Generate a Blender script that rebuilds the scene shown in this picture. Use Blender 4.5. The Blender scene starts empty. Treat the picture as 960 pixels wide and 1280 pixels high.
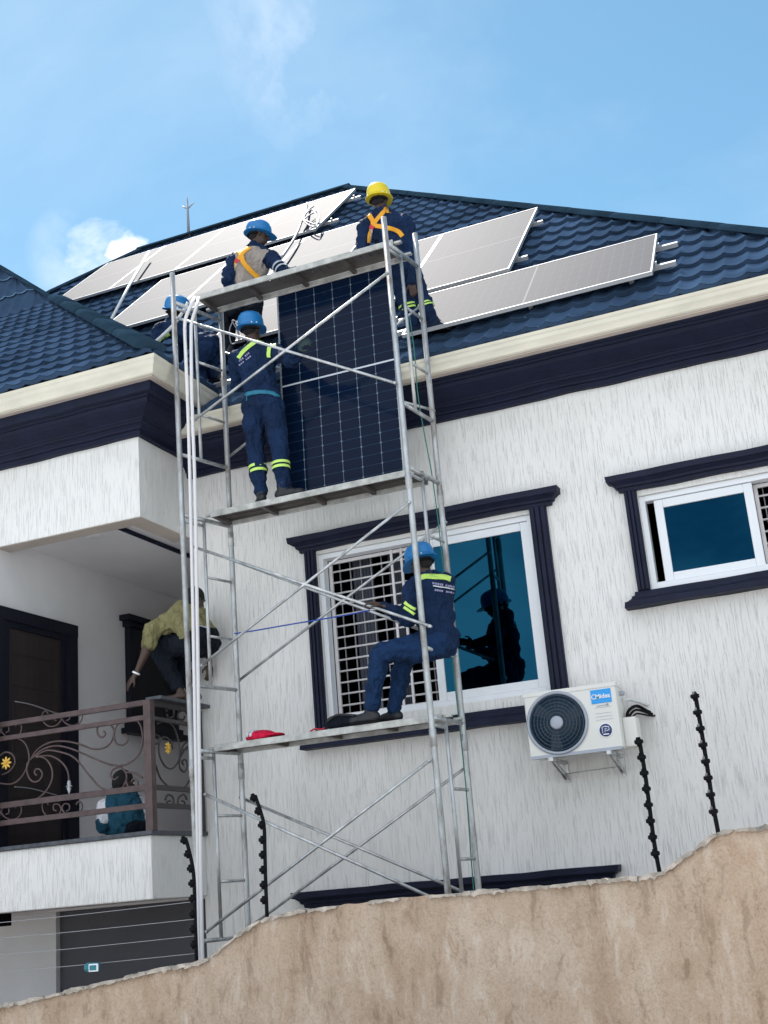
import bpy, bmesh, math, random
from mathutils import Vector, Matrix, noise
random.seed(7)
PI = math.pi
S = bpy.context.scene
COL = S.collection
E = 2.5                                   # eye height above the yard
# ------------------------------------------------------------------ camera
FPX = 1548.51
YAW, PITCH, ROLL = 0.371148, 0.298814, -0.0850659
def V(*a): return Vector(a)
CF = V(-math.sin(YAW)*math.cos(PITCH), math.cos(YAW)*math.cos(PITCH), math.sin(PITCH))
_r0 = V(math.cos(YAW), math.sin(YAW), 0); _u0 = _r0.cross(CF)
CR = math.cos(ROLL)*_r0 + math.sin(ROLL)*_u0
CU = -math.sin(ROLL)*_r0 + math.cos(ROLL)*_u0
EYE = V(0, 0, E)
def ray(x, y): return CF + CR*((x-480)/FPX) - CU*((y-640)/FPX)
def at(x, y, Y):                          # survey point: photo point on the vertical plane at depth Y
    d = ray(x, y); return EYE + d*(Y/d.y)
def atX(x, y, X):
    d = ray(x, y); return EYE + d*(X/d.x)
cd = bpy.data.cameras.new('camera'); cam = bpy.data.objects.new('camera', cd); COL.objects.link(cam)
cd.sensor_fit = 'VERTICAL'; cd.sensor_height = 36; cd.lens = FPX/1280*36; cd.clip_end = 3000
M3 = Matrix((CR, CU, -CF)).transposed()
cam.matrix_world = Matrix.Translation(EYE) @ M3.to_4x4()
S.camera = cam

# ------------------------------------------------------------------ materials
def mat(name, col=(.5,.5,.5), rough=.6, metal=0, bump=None, var=None, spec=None, coat=0, build=None):
    m = bpy.data.materials.new(name); m.use_nodes = True
    nt = m.node_tree; b = nt.nodes['Principled BSDF']
    b.inputs['Base Color'].default_value = (*col, 1)
    b.inputs['Roughness'].default_value = rough
    b.inputs['Metallic'].default_value = metal
    if spec is not None: b.inputs['Specular IOR Level'].default_value = spec
    b.inputs['Coat Weight'].default_value = coat
    tc = nt.nodes.new('ShaderNodeTexCoord')
    def nz(scale, sv=(1,1,1), detail=4, rough_=.55):
        mp = nt.nodes.new('ShaderNodeMapping'); mp.inputs['Scale'].default_value = sv
        nt.links.new(tc.outputs['Object'], mp.inputs['Vector'])
        n = nt.nodes.new('ShaderNodeTexNoise'); n.inputs['Scale'].default_value = scale
        n.inputs['Detail'].default_value = detail; n.inputs['Roughness'].default_value = rough_
        nt.links.new(mp.outputs['Vector'], n.inputs['Vector']); return n
    def ramp(src, stops):
        r = nt.nodes.new('ShaderNodeValToRGB'); e = r.color_ramp.elements
        e[0].position, e[0].color = stops[0][0], (*stops[0][1], 1)
        e[1].position, e[1].color = stops[-1][0], (*stops[-1][1], 1)
        for p, c in stops[1:-1]:
            k = e.new(p); k.color = (*c, 1)
        nt.links.new(src, r.inputs['Fac']); return r
    if var:                                # (scale, stretch, amount)
        n = nz(var[0], var[1]); a = var[2]
        r = ramp(n.outputs['Fac'], [(.3, tuple(c*(1-a) for c in col)), (.7, tuple(min(1, c*(1+a)) for c in col))])
        nt.links.new(r.outputs['Color'], b.inputs['Base Color'])
    if bump:                               # (scale, stretch, distance)
        n = nz(bump[0], bump[1]); bp = nt.nodes.new('ShaderNodeBump')
        bp.inputs['Distance'].default_value = bump[2]; bp.inputs['Strength'].default_value = 1
        nt.links.new(n.outputs['Fac'], bp.inputs['Height']); nt.links.new(bp.outputs['Normal'], b.inputs['Normal'])
    if build: build(nt, b, nz, ramp, tc)
    return m
I1 = (1,1,1)

def stucco(nt, b, nz, ramp, tc):           # render dragged with a trowel: short vertical furrows
    L = nt.links.new
    wob = nz(9, (1,1,1), 2)
    mp = nt.nodes.new('ShaderNodeMapping'); mp.inputs['Scale'].default_value = (92, 92, 4.0)
    L(tc.outputs['Object'], mp.inputs['Vector'])
    mx = nt.nodes.new('ShaderNodeMix'); mx.data_type = 'VECTOR'; mx.inputs['Factor'].default_value = .06
    L(mp.outputs['Vector'], mx.inputs['A']); L(wob.outputs['Color'], mx.inputs['B'])
    n = nt.nodes.new('ShaderNodeTexNoise'); n.inputs['Scale'].default_value = 1.0; n.inputs['Detail'].default_value = 3
    n.inputs['Roughness'].default_value = .6; L(mp.outputs['Vector'], n.inputs['Vector'])
    g = ramp(n.outputs['Fac'], [(.33, (0,)*3), (.46, (1,)*3)])
    fine = nz(60, (1,1,.5), 3)
    ad = nt.nodes.new('ShaderNodeMath'); ad.operation = 'MULTIPLY_ADD'; ad.inputs[1].default_value = .35
    L(fine.outputs['Fac'], ad.inputs[0]); L(g.outputs['Color'], ad.inputs[2])
    bp = nt.nodes.new('ShaderNodeBump'); bp.inputs['Distance'].default_value = .0034; bp.inputs['Strength'].default_value = 1
    L(ad.outputs[0], bp.inputs['Height']); L(bp.outputs['Normal'], b.inputs['Normal'])
    big = nz(1.1, (1,1,.6), 5)
    c1 = ramp(big.outputs['Fac'], [(.3, (.74,.725,.705)), (.5, (.80,.785,.77)), (.7, (.815,.80,.79))])
    mul = nt.nodes.new('ShaderNodeMix'); mul.data_type = 'RGBA'; mul.blend_type = 'MULTIPLY'; mul.inputs['Factor'].default_value = 1
    gr = ramp(n.outputs['Fac'], [(.31, (.96,.96,.96)), (.43, (1,1,1))])  # furrow shading painted into the base colour
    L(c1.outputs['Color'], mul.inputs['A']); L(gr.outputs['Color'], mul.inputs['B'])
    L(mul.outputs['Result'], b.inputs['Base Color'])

def mudplaster(nt, b, nz, ramp, tc):       # trowelled bare cement-sand plaster
    L = nt.links.new
    def warp(scale, sv, amt, det=8, rg=.62, base=1.7):
        n0 = nz(base, (1,1,1), 4, .6)
        mp = nt.nodes.new('ShaderNodeMapping'); mp.inputs['Scale'].default_value = sv; L(tc.outputs['Object'], mp.inputs['Vector'])
        d = nt.nodes.new('ShaderNodeVectorMath'); d.operation = 'MULTIPLY_ADD'; d.inputs[1].default_value = amt
        L(n0.outputs['Color'], d.inputs[0]); L(mp.outputs['Vector'], d.inputs[2])
        n = nt.nodes.new('ShaderNodeTexNoise'); n.inputs['Scale'].default_value = scale; n.inputs['Detail'].default_value = det; n.inputs['Roughness'].default_value = rg
        L(d.outputs['Vector'], n.inputs['Vector']); return n
    def mulc(a, c, f=1.0):
        x = nt.nodes.new('ShaderNodeMix'); x.data_type = 'RGBA'; x.blend_type = 'MULTIPLY'; x.inputs['Factor'].default_value = f
        L(a, x.inputs['A']); L(c, x.inputs['B']); return x.outputs['Result']
    n1 = warp(1.5, (2.4,2.4,1.1), (.8,.8,1.4))
    r = ramp(n1.outputs['Fac'], [(.30, (.375,.275,.20)), (.45, (.45,.35,.265)), (.56, (.49,.39,.305)), (.70, (.54,.455,.37))])
    hue = nz(.35, (1,1,.6), 3); rh = ramp(hue.outputs['Fac'], [(.38, (1.06,.95,.86)), (.60, (1.02,.98,.95))])
    st = warp(3.4, (3.0,3.0,.85), (.7,.7,.7), 9, .68, 1.3)      # trowel strokes
    rs = ramp(st.outputs['Fac'], [(.36, (.72,.69,.66)), (.46, (1,1,1)), (.60, (1,1,1)), (.74, (1.0,1.0,1.0))])
    rl = ramp(st.outputs['Fac'], [(.55, (0,0,0)), (.70, (.40,.38,.35))])
    gr = nz(70, (1,1,1), 3, .6); rg_ = ramp(gr.outputs['Fac'], [(.36, (.86,.85,.84)), (.56, (1,1,1))])
    ck = warp(2.2, (3.0,3.0,.9), (2.2,2.2,1.6), 4, .5, 1.2)     # thin dark drag lines
    sub = nt.nodes.new('ShaderNodeMath'); sub.operation = 'SUBTRACT'; sub.inputs[1].default_value = .5; L(ck.outputs['Fac'], sub.inputs[0])
    ab = nt.nodes.new('ShaderNodeMath'); ab.operation = 'ABSOLUTE'; L(sub.outputs[0], ab.inputs[0])
    rc = ramp(ab.outputs[0], [(.0, (.78,.75,.73)), (.010, (1,1,1))])
    c = mulc(mulc(mulc(mulc(r.outputs['Color'], rh.outputs['Color']), rs.outputs['Color']), rg_.outputs['Color']), rc.outputs['Color'], .8)
    scr = nt.nodes.new('ShaderNodeMix'); scr.data_type = 'RGBA'; scr.blend_type = 'SCREEN'; scr.inputs['Factor'].default_value = .5
    L(c, scr.inputs['A']); L(rl.outputs['Color'], scr.inputs['B']); L(scr.outputs['Result'], b.inputs['Base Color'])
    ad = nt.nodes.new('ShaderNodeMath'); ad.operation = 'MULTIPLY_ADD'; ad.inputs[1].default_value = .12; L(gr.outputs['Fac'], ad.inputs[0]); L(st.outputs['Fac'], ad.inputs[2])
    bp = nt.nodes.new('ShaderNodeBump'); bp.inputs['Distance'].default_value = .028; bp.inputs['Strength'].default_value = 1
    L(ad.outputs[0], bp.inputs['Height']); L(bp.outputs['Normal'], b.inputs['Normal'])

def cells(cols, rows, half, line=(.16,.2,.26), mid=(.55,.6,.66)):
    # PV cell grid from UVs (u across the short side, v along the long side)
    def f(nt, b, nz, ramp, tc):
        L = nt.links.new
        sep = nt.nodes.new('ShaderNodeSeparateXYZ'); L(tc.outputs['UV'], sep.inputs[0])
        def m(op, a, c=None):
            n = nt.nodes.new('ShaderNodeMath'); n.operation = op
            for i, q in enumerate((a, c)):
                if q is None: continue
                if isinstance(q, (int, float)): n.inputs[i].default_value = q
                else: L(q, n.inputs[i])
            return n.outputs[0]
        def grid(src, n, w):               # 1 on lines
            fr = m('FRACT', m('MULTIPLY', src, n)); d = m('ABSOLUTE', m('SUBTRACT', fr, .5))
            return m('GREATER_THAN', d, .5-w*n/2), m('SUBTRACT', .5, d)
        u, v = sep.outputs[0], sep.outputs[1]
        gu, du = grid(u, cols, .0042); gv, dv = grid(v, rows, .0016)
        hv = m('LESS_THAN', m('ABSOLUTE', m('SUBTRACT', v, .5)), .0035)
        # bevelled cell corners -> small diamonds
        dia = m('LESS_THAN', m('ADD', m('MULTIPLY', du, 1.0), m('MULTIPLY', dv, .5)), .062)
        bus = grid(u, cols*9, .0009)[0]
        base = nt.nodes.new('ShaderNodeMix'); base.data_type = 'RGBA'
        base.inputs['A'].default_value = (.003,.009,.028,1); base.inputs['B'].default_value = (.006,.016,.044,1)
        L(bus, base.inputs['Factor'])
        x1 = nt.nodes.new('ShaderNodeMix'); x1.data_type = 'RGBA'; x1.inputs['B'].default_value = (.020,.050,.095,1)
        L(gv, x1.inputs['Factor']); L(base.outputs['Result'], x1.inputs['A'])
        x2 = nt.nodes.new('ShaderNodeMix'); x2.data_type = 'RGBA'; x2.inputs['B'].default_value = (*line, 1)
        L(m('MAXIMUM', m('MAXIMUM', gu, dia), 0), x2.inputs['Factor']); L(x1.outputs['Result'], x2.inputs['A'])
        x3 = nt.nodes.new('ShaderNodeMix'); x3.data_type = 'RGBA'; x3.inputs['B'].default_value = (*mid, 1)
        L(hv, x3.inputs['Factor']); L(x2.outputs['Result'], x3.inputs['A'])
        L(x3.outputs['Result'], b.inputs['Base Color'])
    return f

def matte(nt, b, nz, ramp, tc):            # stone-coated, no gloss
    d = nt.nodes.new('ShaderNodeBsdfDiffuse'); d.inputs['Roughness'].default_value = .6
    for s, t in (('Base Color', 'Color'), ('Normal', 'Normal')):
        if b.inputs[s].links: nt.links.new(b.inputs[s].links[0].from_socket, d.inputs[t])
    nt.links.new(d.outputs[0], nt.nodes['Material Output'].inputs['Surface'])
MT = {}
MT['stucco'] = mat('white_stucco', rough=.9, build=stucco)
MT['plain'] = mat('smooth_render', (.72,.70,.71), .85, bump=(30, I1, .002), var=(1.2, I1, .06))
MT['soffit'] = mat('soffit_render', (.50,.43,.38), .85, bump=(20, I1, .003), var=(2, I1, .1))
MT['gate_grey'] = mat('grey_paint_wall', (.085,.085,.10), .7, bump=(14, I1, .004), var=(1.5, I1, .12))
MT['mud'] = mat('bare_plaster', rough=.95, build=mudplaster)
MT['cement'] = mat('crumbly_cement', (.46,.40,.34), .95, bump=(30, I1, .03), var=(11, I1, .5))
MT['navy'] = mat('navy_moulding_paint', (.007,.010,.030), .6, spec=.2, bump=(22, I1, .004), var=(5, I1, .2))
MT['door_trim'] = mat('door_frame_paint', (.006,.007,.015), .5, spec=.25, bump=(22, I1, .003))
MT['navy2'] = mat('navy_trim_paint', (.011,.014,.034), .6, spec=.2, bump=(26, I1, .004), var=(6, I1, .2))
MT['cream'] = mat('cream_gutter_plastic', (.66,.62,.52), .4, var=(2.5, (1,1,3), .10))
MT['tile'] = mat('blue_metal_tile', (.046,.082,.148), .7, build=matte, bump=(120, I1, .0015), var=(1.7, I1, .30))
MT['cap'] = mat('ridge_cap_metal', (.028,.056,.088), .65, build=matte, bump=(90, I1, .001), var=(3, I1, .25))
MT['alu'] = mat('aluminium', (.42,.43,.45), .62, .6)
MT['galv'] = mat('galvanised_steel', (.52,.53,.54), .48, .75, bump=(60, (1,1,.3), .001), var=(13, (1,1,.35), .35))
def rusty(nt, b, nz, ramp, tc):
    n = nz(9, (1,1,.4), 8, .7)
    r = ramp(n.outputs['Fac'], [(.34, (.16,.13,.11)), (.47, (.40,.40,.40)), (.62, (.56,.57,.58))])
    nt.links.new(r.outputs['Color'], b.inputs['Base Color'])
    r2 = ramp(n.outputs['Fac'], [(.35, (.1,)*3), (.55, (.75,)*3)]); nt.links.new(r2.outputs['Color'], b.inputs['Metallic'])
MT['galv_old'] = mat('weathered_scaffold_tube', (.5,.5,.5), .5, .7, build=rusty)
MT['plank'] = mat('scaffold_plank_steel', (.12,.108,.10), .65, .35, bump=(30, (.3,1,1), .003), var=(8, (.25,1,1), .35))
MT['plank_edge'] = mat('plank_edge_steel', (.46,.46,.44), .6, .4, var=(11, I1, .3), bump=(40, I1, .002))
MT['upvc'] = mat('white_upvc', (.80,.82,.86), .35)
MT['grille'] = mat('painted_grille', (.72,.69,.70), .5, var=(9, I1, .08))
MT['inner_bar'] = mat('grey_inner_bars', (.30,.30,.33), .6)
MT['glass'] = mat('blue_tinted_glass', (.006,.050,.090), .015, 1.0)
MT['curtain'] = mat('sheer_curtain', (.12,.13,.17), .9)
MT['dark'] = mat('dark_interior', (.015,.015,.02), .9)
MT['wood'] = mat('dark_door_wood', (.020,.013,.014), .45, bump=(9, (1,1,.08), .004), var=(7, (1,1,.06), .4))
MT['rail'] = mat('brown_wrought_iron', (.085,.055,.055), .55, .2, var=(12, I1, .3))
MT['rail_dark'] = mat('dark_wrought_iron', (.05,.042,.045), .5, .3)
MT['gold'] = mat('gold_paint', (.75,.47,.09), .35, .5)
MT['granite'] = mat('dark_granite', (.05,.055,.07), .45, var=(20, I1, .5))
MT['pv_front'] = mat('pv_cells_dark', rough=.12, spec=.10, build=cells(6, 24, True, (.13,.17,.22)))
MT['pv_roof'] = mat('pv_cells_under_textured_glass', rough=.77, spec=.19, build=cells(6, 24, True, (.03,.04,.055), mid=(.12,.13,.14)))
MT['backsheet'] = mat('white_backsheet', (.75,.76,.78), .6)
MT['ac'] = mat('ac_white_paint', (.74,.73,.70), .4, var=(3, I1, .03))
MT['ac_dark'] = mat('ac_fan_dark', (.008,.022,.045), .5)
MT['ac_wire'] = mat('ac_grille_wire', (.035,.075,.12), .45)
MT['ac_blue'] = mat('badge_blue', (.02,.33,.80), .4)
MT['ac_navy'] = mat('sticker_navy', (.03,.055,.19), .4)
MT['white'] = mat('white_print', (.85,.86,.88), .5)
MT['grey'] = mat('hub_grey', (.36,.39,.46), .4, .2)
MT['insul'] = mat('black_plastic', (.004,.004,.006), .6, spec=.12)
MT['wire'] = mat('fence_wire', (.36,.36,.37), .4, .7)
MT['rope'] = mat('white_rope', (.74,.72,.74), .9, bump=(90, (1,1,1.6), .006))
MT['rope_blue'] = mat('blue_cord', (.02,.07,.38), .8)
MT['rope_green'] = mat('green_cord', (.03,.16,.14), .8)
MT['rope_red'] = mat('red_cord', (.6,.03,.06), .8)
MT['cable'] = mat('grey_cable', (.24,.24,.28), .6)
MT['hose'] = mat('white_conduit', (.62,.64,.64), .5, var=(5, I1, .1))
MT['ground'] = mat('yard_ground', (.30,.25,.21), .95, bump=(4, I1, .02), var=(.7, I1, .2))
MT['bounce_ground'] = mat('bounce_slope_soil', (.44,.43,.42), .95, bump=(2, I1, .05), var=(.4, I1, .12))
MT['street'] = mat('concrete_street', (.41,.425,.44), .95, bump=(3, I1, .03), var=(.5, I1, .2))
def cloth(name, col, rough=.85): return mat(name, col, rough, bump=(8, (1,1,.6), .11), var=(5, I1, .3), spec=.2)
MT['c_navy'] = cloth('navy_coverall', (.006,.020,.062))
MT['c_navy_pale'] = cloth('navy_trousers', (.008,.030,.090))  # navy a little lighter than the coverall
MT['c_dark'] = cloth('near_black_cloth', (.005,.008,.015))
MT['c_beige'] = cloth('beige_vest_cloth', (.36,.31,.28))
MT['c_yellow'] = cloth('dull_yellow_shirt', (.215,.195,.095))
MT['c_teal'] = cloth('teal_cloth', (.014,.070,.115))
MT['c_white'] = cloth('white_cloth', (.62,.63,.68))
MT['c_red'] = cloth('red_cloth', (.55,.01,.05))
MT['skin'] = mat('dark_skin', (.055,.028,.020), .5, bump=(50, I1, .002))
MT['sole'] = mat('pale_skin', (.30,.16,.12), .6)
MT['hair'] = mat('black_hair', (.008,.007,.009), .9, bump=(160, I1, .006))
MT['h_blue'] = mat('blue_helmet_plastic', (.010,.16,.42), .35, var=(4, I1, .08))
MT['h_yellow'] = mat('yellow_helmet_plastic', (.78,.60,.015), .35, var=(4, I1, .06))
MT['hiviz'] = mat('lime_reflective', (.55,.80,.16), .5)
MT['silver'] = mat('silver_reflective', (.45,.48,.52), .4, .3)
MT['harness'] = mat('orange_webbing', (.80,.36,.02), .75, bump=(120, I1, .003))
MT['red'] = mat('red_buckle', (.6,.03,.04), .5)
MT['boot'] = mat('black_boot_leather', (.012,.013,.018), .5, bump=(30, I1, .006))
MT['glove'] = mat('dark_green_glove', (.018,.040,.045), .8, bump=(90, I1, .006))
MT['print'] = mat('lilac_print', (.36,.34,.55), .7)
MT['belt'] = mat('teal_belt', (.01,.16,.26), .6)
MT['teal_plastic'] = mat('teal_plastic', (.01,.16,.20), .4)

# ------------------------------------------------------------------ object helpers
def tag(o, label=None, cat=None, group=None, kind=None):
    if label: o['label'] = label
    if cat: o['category'] = cat
    if group: o['group'] = group
    if kind: o['kind'] = kind
    return o
def thing(name, label, cat, loc, group=None):
    o = bpy.data.objects.new(name, None); COL.objects.link(o); o.location = loc
    o.empty_display_size = .2
    return tag(o, label, cat, group)
def adopt(o, parent):
    if parent is not None:
        o.parent = parent
        o.matrix_parent_inverse = Matrix.Translation(parent.location).inverted() if parent.type == 'EMPTY' else Matrix.Identity(4)
class MB:
    def __init__(s): s.bm = bmesh.new()
    def quad(s, pts, smooth=False):
        f = s.bm.faces.new([s.bm.verts.new(p) for p in pts]); f.smooth = smooth; return f
    def box(s, x0, x1, y0, y1, z0, z1, bev=0):
        v = [s.bm.verts.new((x, y, z)) for x in (x0, x1) for y in (y0, y1) for z in (z0, z1)]
        fs = [s.bm.faces.new([v[i] for i in q]) for q in ((0,1,3,2),(4,6,7,5),(0,4,5,1),(2,3,7,6),(0,2,6,4),(1,5,7,3))]
        if bev:
            es = list({e for f in fs for e in f.edges})
            bmesh.ops.bevel(s.bm, geom=es, offset=bev, segments=2, affect='EDGES', profile=.5)
        return s
    def obox(s, c, ax, ay, az, bev=0):      # oriented box: centre and three half-axis vectors
        c = Vector(c); v = [s.bm.verts.new(c + i*ax + j*ay + k*az) for i in (-1,1) for j in (-1,1) for k in (-1,1)]
        fs = [s.bm.faces.new([v[i] for i in q]) for q in ((0,1,3,2),(4,6,7,5),(0,4,5,1),(2,3,7,6),(0,2,6,4),(1,5,7,3))]
        if bev:
            es = list({e for f in fs for e in f.edges})
            bmesh.ops.bevel(s.bm, geom=es, offset=bev, segments=2, affect='EDGES', profile=.5)
        return s
    def tube(s, pts, r, n=10, caps=True, flat=1.0):
        pts = [Vector(p) for p in pts]; rings = []
        rr = r if isinstance(r, (list, tuple)) else [r]*len(pts)
        ref = None
        for i, p in enumerate(pts):
            t = (pts[min(i+1, len(pts)-1)] - pts[max(i-1, 0)]).normalized()
            if ref is None:
                ref = t.orthogonal().normalized()
            a = (ref - t*ref.dot(t)).normalized(); ref = a; b = t.cross(a)
            rings.append([s.bm.verts.new(p + (a*math.cos(2*PI*k/n) + b*math.sin(2*PI*k/n)*flat)*rr[i]) for k in range(n)])
        for A, B in zip(rings, rings[1:]):
            for k in range(n):
                f = s.bm.faces.new((A[k], A[(k+1) % n], B[(k+1) % n], B[k])); f.smooth = True
        if caps:
            s.bm.faces.new(rings[0][::-1]); s.bm.faces.new(rings[-1])
        return s
    def sphere(s, c, r, n=12, sc=(1,1,1)):
        mtx = Matrix.Translation(c) @ Matrix.Diagonal((r*sc[0], r*sc[1], r*sc[2], 1))
        res = bmesh.ops.create_uvsphere(s.bm, u_segments=n, v_segments=max(6, n//2+2), radius=1, matrix=mtx)
        for v in res['verts']:
            for f in v.link_faces: f.smooth = True
        return s
    def ell(s, c, ax, ay, az, n=20):        # ellipsoid with three half-axis vectors
        m = Matrix((ax, ay, az)).transposed().to_4x4(); m = Matrix.Translation(c) @ m
        res = bmesh.ops.create_uvsphere(s.bm, u_segments=n, v_segments=n//2+2, radius=1, matrix=m)
        for v in res['verts']:
            for f in v.link_faces: f.smooth = True
        return s
    def lathe(s, c, ax, prof, n=28, ang=2*PI):   # prof: (radius, along axis)
        ax = Vector(ax).normalized(); a = ax.orthogonal().normalized(); b = ax.cross(a); c = Vector(c)
        rings = []
        for r, h in prof:
            rings.append([s.bm.verts.new(c + ax*h + (a*math.cos(ang*k/n)+b*math.sin(ang*k/n))*max(r, 1e-5)) for k in range(n)])
        for A, B in zip(rings, rings[1:]):
            for k in range(n):
                f = s.bm.faces.new((A[k], A[(k+1) % n], B[(k+1) % n], B[k])); f.smooth = True
        return s
    def capsule(s, p0, r0, p1, r1, n=14):
        p0 = Vector(p0); p1 = Vector(p1)
        s.sphere(p0, r0, n); s.sphere(p1, r1, n); s.tube([p0, p1], [r0, r1], n); return s
    def sweep(s, prof, path, smooth=False, cap=True, wob=0):
        # prof: (outward, z); path: list of (x, y) with outward on the right-hand side; mitred corners
        if wob:                             # hand-run moulding: short lengths that waver a little
            q = [path[0]]
            for a, b in zip(path, path[1:]):
                k = max(1, int(math.hypot(b[0]-a[0], b[1]-a[1])/.11))
                q += [(a[0]+(b[0]-a[0])*i/k, a[1]+(b[1]-a[1])*i/k) for i in range(1, k+1)]
            path = q
        n = len(path); P = [Vector((p[0], p[1])) for p in path]; cols = []
        for i in range(n):
            ds = []
            if i > 0: ds.append((P[i]-P[i-1]).normalized())
            if i < n-1: ds.append((P[i+1]-P[i]).normalized())
            ns = [Vector((d.y, -d.x)) for d in ds]
            nn = ns[0] if len(ns) == 1 else (ns[0]+ns[1])/(1+ns[0].dot(ns[1]))
            wz = [wob*noise.noise((P[i].x*2.7+o*3, P[i].y*2.7, z*4)) for o, z in prof] if wob else [0]*len(prof)
            cols.append([s.bm.verts.new((P[i].x+nn.x*(o+w*.4*(o > .01)), P[i].y+nn.y*(o+w*.4*(o > .01)), z+w)) for (o, z), w in zip(prof, wz)])
        for A, B in zip(cols, cols[1:]):
            for k in range(len(prof)-1):
                f = s.bm.faces.new((A[k], B[k], B[k+1], A[k+1])); f.smooth = smooth
        if cap:
            s.bm.faces.new(cols[0]); s.bm.faces.new(cols[-1][::-1])
        return s
    def prism(s, pts, d):                   # flat polygon pushed along d
        d = Vector(d); A = [s.bm.verts.new(p) for p in pts]; B = [s.bm.verts.new(Vector(p)+d) for p in pts]
        s.bm.faces.new(A); s.bm.faces.new(B[::-1]); n = len(A)
        for i in range(n): s.bm.faces.new((A[i], B[i], B[(i+1) % n], A[(i+1) % n]))
        return s
    def build(s, name, m, parent=None, fix=True, bevel=0):
        if fix: bmesh.ops.recalc_face_normals(s.bm, faces=s.bm.faces)
        me = bpy.data.meshes.new(name); s.bm.to_mesh(me); s.bm.free()
        o = bpy.data.objects.new(name, me); COL.objects.link(o)
        for q in (m if isinstance(m, (list, tuple)) else [m]): me.materials.append(MT[q])
        adopt(o, parent)
        if bevel:
            b = o.modifiers.new('bevel', 'BEVEL'); b.width = bevel; b.segments = 2; b.limit_method = 'ANGLE'
        return o
def box(name, m, parent, x0, x1, y0, y1, z0, z1, bev=0):
    return MB().box(x0, x1, y0, y1, z0, z1, bev).build(name, m, parent)
def tube(name, m, parent, pts, r, n=10, **k): return MB().tube(pts, r, n, **k).build(name, m, parent)
def smooth_path(pts, n=6):                  # Catmull-Rom through points
    pts = [Vector(p) for p in pts]; out = []
    for i in range(len(pts)-1):
        p0 = pts[max(i-1, 0)]; p1 = pts[i]; p2 = pts[i+1]; p3 = pts[min(i+2, len(pts)-1)]
        for k in range(n):
            t = k/n
            out.append(.5*((2*p1)+(p2-p0)*t+(2*p0-5*p1+4*p2-p3)*t*t+(3*p1-p0-3*p2+p3)*t**3))
    out.append(pts[-1]); return out
def text_mesh(name, body, m, parent, origin, ux, uy, size, depth=.003, align='CENTER'):
    c = bpy.data.curves.new(name, 'FONT'); c.body = body; c.size = size; c.extrude = depth/2
    c.align_x = align; c.align_y = 'CENTER'; c.offset = .0012*size/.06
    t = bpy.data.objects.new(name, c); COL.objects.link(t)
    dg = bpy.context.evaluated_depsgraph_get(); me = bpy.data.meshes.new_from_object(t.evaluated_get(dg))
    bpy.data.objects.remove(t); bpy.data.curves.remove(c)
    uz = Vector(ux).cross(Vector(uy)); me.transform(Matrix.Translation(origin) @ Matrix((ux, uy, uz)).transposed().to_4x4())
    o = bpy.data.objects.new(name, me); COL.objects.link(o); me.materials.clear(); me.materials.append(MT[m]); adopt(o, parent); return o

# ------------------------------------------------------------------ ground
YB, YS, YR, YW, YH = 7.2, 8.87, 9.43, 9.11, 10.0
m = MB(); m.quad([(-900,-900,-.6),(900,-900,-.6),(900,900,-.6),(-900,900,-.6)])
tag(m.build('ground', 'ground'), kind='structure')
m = MB(); m.box(-40, 40, YB+.2, 60, -.5, 0.0); tag(m.build('yard', 'ground'), kind='structure')
m = MB(); m.box(-200, 200, -120, YB-.05, -.5, .85); tag(m.build('street', 'street'), kind='structure')

m = MB(); prev = None                      # unseen slope added behind the viewer to bounce sunlight onto the facade
for k in range(33):
    y = -7-1.1*k; cur = []
    for i in range(41):
        x = -80+4*i; h = .86+7.0*(k/32)**.9*(.85+.3*noise.noise((x*.05, y*.08, 2)))
        cur.append(m.bm.verts.new((x, y, h)))
    if prev:
        for i in range(40):
            f = m.bm.faces.new((prev[i], prev[i+1], cur[i+1], cur[i])); f.smooth = True
    prev = cur
tag(m.build('bounce_slope', 'bounce_ground'), kind='structure')

# ------------------------------------------------------------------ boundary wall
prof_px = [(0,1258),(30,1252),(60,1245),(130,1228),(200,1212),(250,1203),(268,1192),(285,1178),(305,1163),(330,1149),(380,1138),(500,1122),(600,1115),(700,1106),(790,1097),(822,1093),(840,1082),(860,1068),(878,1054),(895,1043),(912,1038),(930,1036),(960,1034)]
top = [at(x, y, YB) for x, y in prof_px]
top = [V(top[0].x-14, YB, top[0].z-.5)] + top + [V(top[-1].x+12, YB, top[-1].z+.02)]
def wall_top(x):
    for a, b in zip(top, top[1:]):
        if a.x <= x <= b.x: return a.z+(b.z-a.z)*(x-a.x)/(b.x-a.x)
    return top[-1].z
wl = thing('boundary_wall', 'bare brown plastered boundary wall with a crumbling uneven top in the foreground', 'wall', (-3, YB, 0))
m = MB(); xs = []; x = top[0].x
while x < top[-1].x:
    xs.append(x); x += .03 if -6.5 < x < .5 else .4
rows = []
for x in xs:
    z = wall_top(x) + .010*noise.noise((x*9, 0, 0)) + .008*noise.noise((x*31, 3, 0))
    off = .012*noise.noise((x*1.3, 0, 5))
    rows.append([m.bm.verts.new(p) for p in ((x, YB+off, .0), (x, YB+off+.004, z-.5), (x, YB+off, z-.05), (x, YB+.012+.012*noise.noise((x*17,1,1)), z), (x, YB+.2, z-.01), (x, YB+.2, -.4))])
for A, B in zip(rows, rows[1:]):
    for k in range(5):
        f = m.bm.faces.new((A[k], B[k], B[k+1], A[k+1])); f.smooth = k < 2
m.build('wall', 'mud', wl)
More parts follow.
